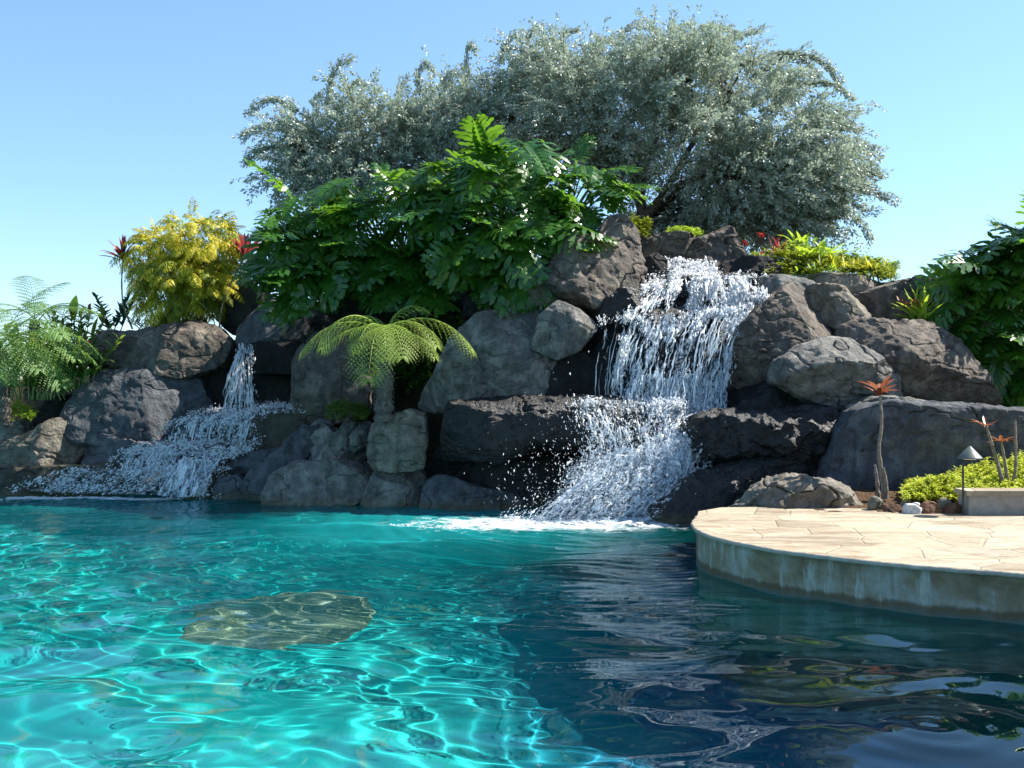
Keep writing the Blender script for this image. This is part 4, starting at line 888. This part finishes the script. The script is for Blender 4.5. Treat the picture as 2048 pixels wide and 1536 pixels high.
# --- split leaf philodendrons
def philo_leaf(mb, A, axis, nrm, L, r, droop=.5):
    """deeply cut leaf hanging from A along axis"""
    axis = unit(np.array(axis, float)); side = unit(np.cross(axis, nrm)); nrm = np.cross(side, axis); nl = 11
    ts = np.linspace(0, 1, 13); bend = droop*ts**1.8*L*.55
    mid = np.array(A) + axis*(ts*L)[:, None] - nrm*bend[:, None]
    V, F = [], []
    def mp(t, w, lift):        # point at t along the rib, w sideways
        c = np.array([np.interp(t, ts, mid[:, k]) for k in range(3)]); return c + side*w + nrm*lift
    for sgn in (-1, 1):
        # web along the rib
        for k in range(12):
            t0, t1 = ts[k], ts[k+1]; w0 = L*.13*math.sin(math.pi*min(1, t0*.9+.1))+.008; w1 = L*.13*math.sin(math.pi*min(1, t1*.9+.1))+.005
            i = len(V); V += [mp(t0, 0, 0), mp(t0, sgn*w0, w0*.35), mp(t1, sgn*w1, w1*.35), mp(t1, 0, 0)]; F.append([i, i+1, i+2, i+3])
        for k in range(nl):
            t = (k+.35)/nl; ln = L*(.46*math.sin(math.pi*min(1, .22+t*.75))**.8)*r.uniform(.85, 1.1); an = R(np.interp(t, [0, .15, .6, 1], [118, 82, 55, 25]))+r.normal(0, .06)
            dx, dt = math.sin(an), math.cos(an)/L; hw = L*.042*r.uniform(.85, 1.15); w00 = L*.08
            sag = r.uniform(.15, .5); px_ = None; wav = r.normal(0, .02)*L
            for q, wq in ((0, 1.1), (.3, .72), (.52, 1.2), (.68, .7), (.86, .95), (1, .12)):
                ww = w00*.6 + dx*ln*q; tt = t + dt*ln*q; lift = w00*.3 + ln*q*.25 - sag*ln*q*q + wav*math.sin(q*7)
                ct = hw*wq/L; a_ = (tt+ct*abs(dx)+.0, sgn*(ww-ct*L*math.cos(an)), lift); b_ = (tt-ct*abs(dx), sgn*(ww+ct*L*math.cos(an)), lift)
                def mpe(p):
                    t_, w_, l_ = p; tc = min(max(t_, 0), 1); c = mp(tc, w_, l_); return c + axis*(t_-tc)*L
                cur = (mpe(a_), mpe(b_))
                if px_ is not None:
                    i = len(V); V += [px_[0], px_[1], cur[1], cur[0]]; F.append([i, i+1, i+2, i+3])
                px_ = cur
    i = len(V); V += [mp(.93, -.01, 0), mp(1, -L*.03, 0), mp(1, L*.03, 0)+0, mp(.93, .01, 0)]; F.append([i, i+1, i+2, i+3])
    V = np.array(V); mb.add(V, F)
def philodendron(label, base, spots, seed, L=(.6, .85), group='split leaf philodendrons', mat='philo'):
    """base point; spots: (x, y, d, n, spread px) clusters of leaves"""
    r = np.random.default_rng(seed); base = np.array(base); root = empty('philodendron', base, label, 'philodendron', group)
    lf = MB(); stm = MB()
    for (x, y, d, n, sp) in spots:
        for _ in range(n):
            g_ = np.clip(r.normal(0, 1, 3), -1.3, 1.3); A = np.array(P(x+g_[0]*sp, y+22+g_[1]*sp*.7, d+g_[2]*.22))
            out = unit((A-base)*np.array([1, 1.0, .6])+np.array([0, -.25, .1]))
            ax = unit(out*np.array([1, 1, .35]) + np.array([0, -.25, -.55]) + r.normal(0, .38, 3)); nn = unit(out*.7 + np.array([0, -.2, .75]) + r.normal(0, .35, 3))
            philo_leaf(lf, A, ax, nn, r.uniform(*L)*1.1*r.choice([.75, .9, 1, 1.1]), r, r.uniform(.2, .7))
            c_ = curve(base+r.normal(0, .06, 3), A, (0, 0, .12*np.linalg.norm(A-base)), 9); stm.tube(c_, np.linspace(.017, .009, 9), 5, False)
    lf.build('foliage', M[mat], root, smooth=False); stm.build('stalks', M['philostem'], root)
    return root
philodendron('tallest philodendron in the middle with upright pale stalks in front of the silver tree', P(1000, 520, 16.9), [(1010,285,16.5,6,30),(930,330,16.5,9,35),(1060,340,16.4,8,35),(980,370,16.2,8,45),(900,400,16.3,8,35),(1090,400,16.0,8,35),(1000,450,15.9,7,40)], 1, (.62, .85))
philodendron('philodendron spilling over the top of the tall brown monolith', P(1130, 470, 16.9), [(1145,325,16.6,7,30),(1190,345,16.6,7,28),(1120,365,16.5,7,28),(1165,385,16.5,4,22),(1218,365,16.6,3,12)], 2, (.48, .62))
philodendron('philodendron with big leaves hanging down in front of the grey boulders', P(1000, 500, 16.3), [(980,440,16.1,6,25),(1000,490,16.0,6,22),(1040,450,15.9,5,25),(935,480,16.2,5,20),(1030,530,15.8,3,12)], 3, (.68, .9))
philodendron('broad philodendron mass in the centre above the dark cave boulders', P(800, 560, 17.5), [(700,370,17.2,9,35),(800,380,17.2,9,40),(850,440,16.9,9,40),(760,450,16.9,10,45),(680,440,16.9,9,35),(820,510,16.7,8,35),(730,510,16.8,8,35),(790,550,16.7,5,30),(870,530,16.6,5,22),(870,340,17.2,6,30)], 4, (.6, .82))
philodendron('philodendron reaching down left beside the left red ti plant', P(640, 560, 17.6), [(620,400,17.3,8,30),(590,450,17.2,8,25),(620,470,17.0,9,35),(575,500,16.9,6,20),(600,530,16.7,6,28),(660,520,16.9,5,25),(590,560,16.9,3,14)], 5, (.6, .85))
philodendron('dark philodendron towering at the far right edge above the rock bank', P(2075, 640, 15.8), [(2050,455,15.6,8,20),(2000,475,15.6,6,18),(2090,440,15.6,8,30),(1960,530,15.5,7,22),(2020,520,15.6,12,35),(2100,500,15.6,12,40),(1935,540,15.5,3,12),(2150,450,15.6,8,40)], 6, (.6, .85))
philodendron('shaded philodendron low at the far right under the towering one', P(2060, 760, 15.6), [(1940,600,15.3,6,25),(2000,620,15.2,10,35),(2060,650,15.1,10,35),(1990,700,15.1,6,30),(2100,600,15.3,8,35),(2040,740,15.2,5,30)], 7, (.5, .75))

# --- tree ferns
def frond(mb, base, d0, L, r, droop=.9, lw=.3, npair=14, wid=.36, pinn=12, curl=0.0, hang=.35):
    d = unit(np.array(d0, float)); n_ = 18; pts = [np.array(base, float)]; dirs = []
    for k in range(n_):
        d = unit(d + np.array([0, 0, -droop*1.7/n_])); dirs.append(d); pts.append(pts[-1]+d*L/n_)
    pts = np.array(pts); dirs.append(d); dirs = np.array(dirs)
    mb.tube(pts, np.linspace(.009, .002, n_+1), 4, False)
    C, D, NN, Ls = [], [], [], []
    for k in range(npair):
        t = .14 + .86*(k+.5)/npair; f = t*n_; i = int(min(f, n_-1)); p = pts[i]+(pts[i+1]-pts[i])*(f-i); dr = dirs[i]
        side = unit(np.cross(dr, [0, 0, 1.0001])+1e-4); nn = np.cross(side, dr)
        ln = L*wid*math.sin(math.pi*(t*.93+.05))**.75*r.uniform(.92, 1.05)
        for sg in (-1, 1):
            ax = unit(side*sg*.85 + dr*.6 + nn*.05); q = np.linspace(0, 1, pinn+1)[1:]
            pp = p + ax*(q*ln)[:, None] - np.array([0, 0, 1])*(hang*ln*q**2)[:, None]
            mb.tube(np.concatenate([[p], pp[::3]]), .0022, 3, False)
            ps = unit(np.cross(ax, nn)); 
            for s2 in (-1, 1):
                C.append(pp); D.append(np.tile(unit(ps*s2*.8+ax*.6-nn*.15), (pinn, 1))); NN.append(np.tile(nn, (pinn, 1))); Ls.append(np.full(pinn, L*.031)*np.sin(np.pi*(q*.72+.25)))
    C, D, NN, Ls = map(np.concatenate, (C, D, NN, Ls))
    mb.add(*diamonds(C, D+r.normal(0, .08, D.shape), NN, Ls, Ls*lw+.002, 0, .1))
def tree_fern(label, base, top, rad, fronds, mat, seed, group='tree ferns'):
    r = np.random.default_rng(seed); root = empty('tree_fern', base, label, 'tree fern', group)
    b = MB(); pts = curve(base, top, (0, 0, 0), 22); sc = np.linspace(1, .85, 22)*(1+.12*r.standard_normal(22)); b.tube(pts, rad*sc, 14)
    for _ in range(260):    # fibres and old frond bases
        k = r.integers(0, 21); a_ = r.random()*6.28; p = pts[k]+np.array([math.cos(a_), math.sin(a_), 0])*rad*.9; b.tube([p, p+np.array([math.cos(a_)*.035, math.sin(a_)*.035, r.uniform(-.09, .03)])], [.008, .003], 4)
    b.build('trunk', M['fibre'], root)
    for (dx, dy, dz, L, droop, hang) in fronds:
        b = MB(); frond(b, np.array(top)+r.normal(0, .02, 3), (dx, dy, dz), L, r, droop, .3 if mat == 'fern' else .5, hang=hang); b.build('frond', M[mat], root, smooth=False)
    return root
tree_fern('bright yellow green tree fern with a pale trunk in the central rock gap', P(768, 842, 15.0), P(768, 668, 14.9), .13,
 [(-.1,-1,.5,1.3,1.45,.5),(.35,-.9,.75,1.15,1.3,.5),(-1,-.25,.9,1.35,1.2,.7),(1,-.2,1.0,1.5,1.2,.7),(-.7,-.5,1.3,1.2,1.7,.7),(.8,-.5,1.0,1.1,1.3,.6),(-.5,.5,1.5,1.0,1.5,.6),(.35,.2,1.7,.9,1.6,.6),(-.35,-.8,.9,.95,1.5,.5),(.15,-1,1.0,1.0,1.6,.5),(-.85,-.45,.55,1.0,1.0,.5),(.9,-.5,.5,1.0,1.0,.5)], 'fern', 21)
tree_fern('pale green tree fern at the far left edge with a shaggy brown trunk', P(5, 850, 16.6), P(0, 700, 16.6), .13,
 [(.9,-.3,.95,1.7,1.1,.4),(.75,-.6,.8,1.5,1.2,.4),(.95,0,1.1,1.7,1.15,.4),(.4,-.9,.8,1.3,1.3,.5),(.5,-.7,.2,1.1,1.0,.4),(.9,-.2,.35,1.15,1.0,.4),(-.8,-.4,.9,1.5,1.2,.4),(-.3,-.8,1,1.4,1.2,.4),(.3,.3,1.3,1.6,.9,.4),(.6,.3,1.2,1.7,1.0,.4),(.85,-.4,.6,1.6,1.2,.4),(.65,-.3,1.3,1.6,1.3,.4),(.8,.2,.8,1.6,1.1,.4),(-.6,.4,1.2,1.4,1,.4),(.1,-.5,1.2,1.4,1.1,.4)], 'fern2', 22)
tree_fern('taller darker tree fern behind the far left one with thin fronds against the sky', P(60, 800, 18.2), P(70, 640, 18.2), .1,
 [(.7,-.1,1,1.1,1.2,.3),(-.7,-.2,1,1.2,1.2,.3),(.3,-.6,1,1.0,1.2,.3),(-.2,.3,1.2,1.2,1.0,.3),(.6,.4,1.1,1.1,1.1,.3),(-.9,.2,.9,1.1,1.2,.3)], 'fern2', 23)

# --- golden shrub
def feather_shrub(label, base, lobes, n, seed, mats, group=None, name='golden_shrub', L=(.32, .5), cat='shrub'):
    r = np.random.default_rng(seed); base = np.array(base); root = empty(name, base, label, cat, group); st = MB(); mbs = [MB() for _ in mats]
    for k in range(9):
        x, y, d, rx, ry, rz = lobes[k % len(lobes)]; e = np.array(P(x, y, d))+r.normal(0, .15, 3); st.tube(curve(base+r.normal(0, .12, 3), e, (0, 0, .1), 9), np.linspace(.022, .008, 9), 5)
    st.build('stems', M['darkstem'], root)
    w_ = np.array([l[3]*l[4] for l in lobes], float); w_ /= w_.sum()
    for _ in range(n):
        x, y, d, rx, ry, rz = lobes[r.choice(len(lobes), p=w_)]; u = unit(r.standard_normal(3)); c = np.array(P(x, y, d)); q = r.uniform(.35, 1)**.5
        p = c + u*np.array([rx/FPX*d, rz, ry/FPX*d])*q; dr = unit(unit(p-c)*.8+np.array([0, -.1, .35])+r.normal(0, .3, 3)); Lf = r.uniform(*L)
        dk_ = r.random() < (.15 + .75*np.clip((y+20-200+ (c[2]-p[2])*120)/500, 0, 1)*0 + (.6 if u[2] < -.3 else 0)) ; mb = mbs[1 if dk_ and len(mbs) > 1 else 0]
        n_ = 12; pts = [p]; dd = dr
        for k in range(n_): dd = unit(dd+np.array([0, 0, -.16])); pts.append(pts[-1]+dd*Lf/n_)
        pts = np.array(pts); mb.tube(pts, .003, 3, False); s = np.linspace(.12, 1, 15); f = s*n_; i0 = np.minimum(f.astype(int), n_-1); pp = pts[i0]+(pts[i0+1]-pts[i0])*(f-i0)[:, None]; tt_ = unit(pts[i0+1]-pts[i0])
        sd = unit(np.cross(tt_, [0, 0, 1])+1e-4)
        for sg in (-1, 1):
            ln = Lf*.34*np.sin(np.pi*(s*.8+.15)); D = unit(sd*sg*.8+tt_*.6+np.array([0, 0, -.25])+r.normal(0, .15, tt_.shape)); mb.add(*diamonds(pp, D, np.cross(sd, tt_)+r.normal(0, .2, tt_.shape), ln, ln*.14+.004, .1, .4))
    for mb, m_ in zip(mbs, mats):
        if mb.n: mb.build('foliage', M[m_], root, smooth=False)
    return root
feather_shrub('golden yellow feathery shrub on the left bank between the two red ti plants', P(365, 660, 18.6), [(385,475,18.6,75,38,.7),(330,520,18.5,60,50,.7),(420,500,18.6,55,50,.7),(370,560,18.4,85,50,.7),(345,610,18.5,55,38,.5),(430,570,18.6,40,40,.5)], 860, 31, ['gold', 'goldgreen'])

# --- red ti plants with long bare stems
def ti_plant(label, heads, mat, seed, group, Lf=(.28, .42), stemm='canestem', name='ti_plant', srad=.018, wd=.05, nl=22, upk=.9, cat='ti plant'):
    r = np.random.default_rng(seed); b0 = heads[0][0][0]; root = empty(name, P(*b0), label, cat, group)
    for pts, has in heads:
        q = PN(pts); k = max(12, len(q)*5); s0 = np.linspace(0, 1, len(q)); s1 = np.linspace(0, 1, k); c_ = np.stack([np.interp(s1, s0, q[:, a]) for a in range(3)], 1)
        for _ in range(3): c_[1:-1] = (c_[:-2]+2*c_[1:-1]+c_[2:])/4
        b = MB(); b.tube(c_, np.linspace(srad*1.25, srad*.7, k)*(1+.1*r.standard_normal(k)), 8); b.build('stem', M[stemm], root)
        if has:
            b = MB()
            for j in range(int(nl*has)):
                a_ = j*2.4+r.normal(0, .2); e = r.uniform(.2, 1.3)*upk; d0 = (math.cos(a_)*math.cos(e), math.sin(a_)*math.cos(e), math.sin(e))
                longleaf(b, c_[-1]+np.array([0, 0, -.05+.06*r.random()]), d0, r.uniform(*Lf), wd, r.uniform(.15, .6), 6, fold=.2)
            b.build('leaves', M[mat], root, smooth=False)
    return root
G1 = 'red leaved ti plants'
ti_plant('dark red ti plant on a long bent bare stem left of the golden shrub', [([(265,658,18.3),(245,610,18.3),(243,560,18.3),(246,520,18.3)], 1)], 'red', 41, G1, (.34, .5), srad=.014, wd=.075, upk=1.35)
ti_plant('dark red ti plant on a curved bare stem right of the golden shrub', [([(438,662,18.2),(443,610,18.2),(465,560,18.1),(490,512,18.1)], 1)], 'red', 42, G1, (.36, .52), srad=.015, wd=.085, upk=1.3)
ti_plant('red orange ti plant with a tall pale stem before the box shaped boulder', [([(1768,998,12.0),(1764,950,12.0),(1756,900,12.0),(1764,850,12.0),(1760,785,12.0)], .9), ([(1756,998,12.05),(1754,960,12.05),(1750,930,12.05)], 0), ([(1772,996,11.97),(1772,965,11.97),(1766,935,11.97)], 0)], 'orange', 43, G1, (.2, .31), srad=.022, wd=.075, upk=.85, nl=14)
ti_plant('small red tipped ti stems rising from the yellow ground cover', [([(2012,990,11.8),(1996,930,11.8),(1984,890,11.8),(1972,850,11.8)], .5), ([(2020,990,11.85),(2012,940,11.85),(2002,880,11.85)], .8), ([(2024,990,11.8),(2032,930,11.8),(2030,840,11.8)], 0)], 'orange', 44, G1, (.12, .22), srad=.02, wd=.045, upk=.6, nl=10)

# --- ginger and other left bank plants
def leafy_stems(label, base, n, h, lean, mat, seed, name, cat, group=None, Lf=.3, wd=.06, spread=.25, flower=None, nlf=9, droop=.5, stemm='philostem'):
    r = np.random.default_rng(seed); base = np.array(base); root = empty(name, base, label, cat, group); lf = MB(); st = MB(); fl = []
    for k in range(n):
        b0 = base+np.array([r.normal(0, spread), r.normal(0, spread*.6), 0]); hh = h*r.uniform(.6, 1.1); tp = b0+np.array([lean[0]+r.normal(0, .22), lean[1]+r.normal(0, .15), hh])
        c_ = curve(b0, tp, (0, 0, .05), nlf+2); st.tube(c_, np.linspace(.011, .005, nlf+2), 5)
        ph = r.random()*3.14
        for j in range(2, nlf+2):
            for sg in (-1, 1):
                d0 = unit(np.array([math.cos(ph)*sg, math.sin(ph)*sg, .75])+r.normal(0, .2, 3)); longleaf(lf, c_[j], d0, Lf*r.uniform(.75, 1.15), wd, droop*r.uniform(.6, 1.4), 5)
        fl.append(tp)
    lf.build('foliage', M[mat], root, smooth=False); st.build('stems', M[stemm], root)
    if flower:
        for k in range(flower):
            b = MB(); t_ = fl[k]
            for j in range(26):
                a_ = r.random()*6.28; z_ = r.random()*.16; longleaf(b, t_+np.array([0, 0, z_]), (math.cos(a_), math.sin(a_), .7), .05, .025, .2, 3)
            b.build('flower', M['flower'], root, smooth=False)
    return root
G2 = 'leafy ginger plants of the left bank'
leafy_stems('green ginger clump with a red flower spike beside the reddish cap rock', P(160, 775, 17.5), 18, .8, (.08, -.1), 'ginger', 51, 'ginger_plant', 'ginger', G2, .26, .055, .22, flower=1)
leafy_stems('green ginger clump with dark red flowers under the far left fern fronds', P(95, 800, 17.4), 26, .95, (.05, -.1), 'ginger', 52, 'ginger_plant', 'ginger', G2, .28, .06, .3, flower=2)
leafy_stems('dense dark green ginger thicket at the far left behind the tree fern trunk', P(20, 800, 18.2), 30, 1.1, (0, 0), 'ginger', 53, 'ginger_plant', 'ginger', G2, .3, .065, .5)
leafy_stems('tall ginger clump with red buds showing above the left fern fronds', P(125, 780, 18.1), 22, 1.25, (.05, 0), 'ginger', 57, 'ginger_plant', 'ginger', G2, .28, .06, .25, flower=2)
leafy_stems('blue green leafy plant standing against the sky behind the reddish cap rock', P(222, 672, 18.6), 5, .68, (.1, 0), 'bluegreen', 54, 'leafy_plant', 'plant', None, .2, .055, .12, droop=.2)
leafy_stems('small dark spiky plants between the blue green plant and the golden shrub', P(300, 668, 18.8), 7, .25, (0, 0), 'bluegreen', 55, 'leafy_plant', 'plant', None, .16, .02, .14, nlf=5)
leafy_stems('low brown green plants at the foot of the golden shrub on its right side', P(425, 660, 18.7), 9, .35, (0, 0), 'dryleaf', 56, 'leafy_plant', 'plant', None, .16, .02, .16, nlf=5)
r = np.random.default_rng(58); bo = P(150, 720, 18.3); root = empty('banana_plant', bo, 'young banana plant with one broad upright lime leaf above the left ferns', 'banana plant')
for (tx, ty, L_, w_) in ((148, 600, .42, .17), (185, 640, .4, .1), (170, 640, .35, .07), (205, 610, .38, .08), (135, 640, .3, .12)):
    b = MB(); tp = np.array(P(tx, ty+40, 18.3)); b.tube(curve(bo, tp, (0, 0, 0), 6), .012, 5); b.build('stalk', M['philostem'], root)
    b = MB(); longleaf(b, tp, (r.normal(.25, .2), -.1, 1), L_, w_, .12, 8, fold=.3); b.build('leaf', M['lime' if w_ > .15 else 'ginger'], root, smooth=False)

M['yellow'] = leaf_mat('yellow_ground_cover', (.3, .36, .03), (.6, .62, .07), .45, .4, .3, (.7, .8, .08), 3)
# --- ground cover and small plants
def tuft(mb, r, c, n, L, Wd, up=.9, droop=.5):
    for _ in range(n):
        a_ = r.random()*6.28; e = r.uniform(.3, 1.4)*up; longleaf(mb, c+r.normal(0, .02, 3), (math.cos(a_)*math.cos(e), math.sin(a_)*math.cos(e), math.sin(e)), L*r.uniform(.6, 1.2), Wd, droop, 4)
def bushlet(label, x0, x1, ytop, ybot, d, mat, seed, n, Ls=.045, name='ground_cover', dd=.5, kind='stuff', hump=.5):
    """low leafy carpet built as hundreds of small shoots"""
    r = np.random.default_rng(seed); C, D, NN = [], [], []
    for _ in range(n):
        u = r.random(); x = x0+(x1-x0)*u; yt = np.interp(u, np.linspace(0, 1, len(ytop)), ytop); yb = ybot
        v = r.random()**hump; dep = d + dd*(v-.5)+r.normal(0, .05); y = yb+(yt-yb)*v*r.uniform(.75, 1.03); p = np.array(P(x, y, dep))
        k = r.integers(9, 16); s = np.linspace(0, 1, k)[:, None]; dr = unit(np.array([r.normal(0, .5), -.3+r.normal(0, .4), .8])); pp = p+dr*s*Ls*1.8
        C.append(pp); a_ = r.random(k)*6.28; D.append(np.stack([np.cos(a_), np.sin(a_), .35+.3*r.random(k)], 1)); NN.append(np.tile([0, 0, 1.], (k, 1))+r.normal(0, .3, (k, 3)))
    C, D, NN = map(np.concatenate, (C, D, NN)); sz = Ls*r.uniform(.6, 1.2, len(C)); V, F = diamonds(C, D, NN, sz, sz*.45, .15, .25)
    o = mk(name, V, F, M[mat], smooth=False); tag(o, label, 'ground cover', kind=kind); return o
bushlet('bright yellow green ground cover spilling behind the edging stones', 1812, 2200, [968, 958, 935, 922, 905, 900, 905], 1003, 11.9, 'yellow', 71, 2600, .042, dd=.9, hump=.75)
bushlet('lower yellow green ground cover in front of the path light', 1808, 1960, [985, 958, 962, 968], 1003, 11.55, 'yellow', 76, 700, .04, dd=.3)
bushlet('fine light green ground cover on the right crest above the falls', 1500, 1640, [510, 515, 535, 548], 560, 16.2, 'lime', 72, 800, .04, dd=.6)
bushlet('mixed lime green plants carpeting the right crest', 1530, 1790, [500, 505, 500, 515, 525, 530, 548], 566, 15.95, 'goldgreen', 79, 520, .06, dd=.5)
bushlet('darker green leaves mixed into the right crest planting', 1560, 1790, [490, 500, 505, 515, 525, 540], 560, 16.3, 'ginger', 80, 350, .08, dd=.5)
bushlet('small green plants growing between the rocks at the tree fern trunk', 655, 735, [815, 800, 818], 845, 15.7, 'ginger', 73, 240, .045, dd=.4)
bushlet('green moss and sprigs at the foot of the left tree fern', 5, 70, [815, 805, 825], 848, 16.9, 'lime', 74, 200, .04, dd=.4)
bushlet('dark green creeping plants filling the gap behind the tree fern', 700, 940, [640, 620, 640], 800, 16.9, 'philo', 75, 1500, .06, dd=.5)
bushlet('short weeds on the dark rounded top left boulder', 1335, 1400, [462, 458, 466], 476, 17.1, 'lime', 77, 90, .045, dd=.2)
bushlet('trailing weeds at the foot of the silver tree trunk', 1262, 1300, [430, 450, 440], 480, 17.0, 'goldgreen', 78, 150, .05, dd=.3)

def small_plant(label, x, y, d, n, L, Wd, mat, seed, name='leafy_plant', cat='plant', up=.9, droop=.5, spread=.08, group=None):
    r = np.random.default_rng(seed); b = MB(); c = np.array(P(x, y, d))
    for _ in range(n):
        a_ = r.random()*6.28; e = r.uniform(.25, 1.45)*up; longleaf(b, c+np.array([r.normal(0, spread), r.normal(0, spread), 0]), (math.cos(a_)*math.cos(e), math.sin(a_)*math.cos(e), math.sin(e)), L*r.uniform(.6, 1.15), Wd, droop*r.uniform(.5, 1.5), 6)
    o = b.build(name, M[mat], smooth=False, loc=c); return tag(o, label, cat, group)
small_plant('spiky red orange bromeliad on the crest right of the falls', 1548, 512, 16.4, 30, .34, .028, 'flower', 81, 'bromeliad', 'bromeliad')
small_plant('lime green broad leaved plant right of the red bromeliad', 1630, 512, 15.9, 20, .34, .08, 'lime', 82, spread=.12)
small_plant('taller lime green plant with jagged leaves on the right crest', 1600, 490, 16.8, 12, .28, .09, 'lime', 83, spread=.1)
small_plant('dark green broad leaved plant behind the fine green ground cover', 1598, 515, 16.7, 14, .3, .08, 'ginger', 84)
small_plant('golden green croton plants in the middle of the right crest', 1670, 540, 15.9, 34, .3, .035, 'goldgreen', 85, spread=.14)
small_plant('yellow tipped croton plants right of the golden green ones', 1705, 538, 15.9, 30, .28, .03, 'gold', 86, spread=.16)
small_plant('small dark green plant on the right crest beside the spiky one', 1725, 565, 16.0, 16, .24, .05, 'ginger', 87)
small_plant('spiky fresh green plant at the right end of the crest', 1760, 562, 16.0, 18, .26, .04, 'ginger', 88, up=1.1)
small_plant('clump of yellow flowered weeds on the crest left of the croton plants', 1640, 545, 15.8, 26, .2, .03, 'lime', 89, spread=.2)
b_ = small_plant('bright green upright fern clump on the dark right boulder', 1838, 640, 15.0, 34, .5, .055, 'lime', 90, 'fern_clump', 'fern', up=1.15, droop=.35, spread=.09)
small_plant('dark red tinted bromeliad beside the bright green fern clump', 1815, 615, 14.9, 14, .2, .04, 'orange', 91, 'bromeliad', 'bromeliad')
for i, (x, y, x2, y2, lb) in enumerate(((1490, 525, 1489, 490, 'lower red flower on a thin stalk at the top right of the falls'), (1512, 520, 1523, 474, 'upper red flower on a thin stalk beside the red bromeliad'))):
    root = empty('flower_stalk', P(x, y, 16.3), lb, 'flower', 'red flowers above the falls'); b = MB(); b.tube(curve(P(x, y, 16.3), P(x2, y2, 16.3), (.02, 0, 0), 7), .006, 5); b.build('stem', M['red'], root)
    b = MB(); r = np.random.default_rng(i)
    tuft(b, r, np.array(P(x2, y2, 16.3)), 26, .06, .03, 1.0, .1); b.build('blossom', M['flower'], root, smooth=False)

# --- tree added out of view, right of the camera, to shade the pool
def shade_tree(label, b0, cc_, rad, n, seed):
    r = np.random.default_rng(seed); b0 = np.array(b0); cc_ = np.array(cc_); root = empty('shade_tree', b0, label, 'tree'); b = MB()
    b.tube(curve(b0, cc_-np.array([0, 0, .4]), (.3, 0, 0), 14), np.linspace(.16, .07, 14), 10)
    C, D, NN = [], [], []
    for k in range(n):
        u = unit(r.standard_normal(3)); p = cc_+u*np.array(rad)*r.random()**.4
        if k < 40: b.tube(curve(cc_-np.array([0, 0, .5]), p, (0, 0, .15), 7), np.linspace(.04, .01, 7), 5)
        m_ = 22; d = unit(u+r.normal(0, .5, 3)); q = p+d*np.linspace(0, .5, m_)[:, None]; C.append(q+r.normal(0, .03, (m_, 3))); D.append(d+r.normal(0, .7, (m_, 3))); NN.append(np.tile([0, 0, 1.], (m_, 1))+r.normal(0, .4, (m_, 3)))
    b.build('trunk', M['bark'], root); C, D, NN = map(np.concatenate, (C, D, NN)); V, F = diamonds(C, D, NN, r.uniform(.09, .16, len(C)), .06)
    mk('crown', V, F, M['philo'], root, smooth=False)
shade_tree('unseen dark leaved tree added on the deck to shade the pool', (10.3, 7.0, .37), (8.5, 7.2, 5.6), (2.4, 1.2, 1.0), 1100, 95)
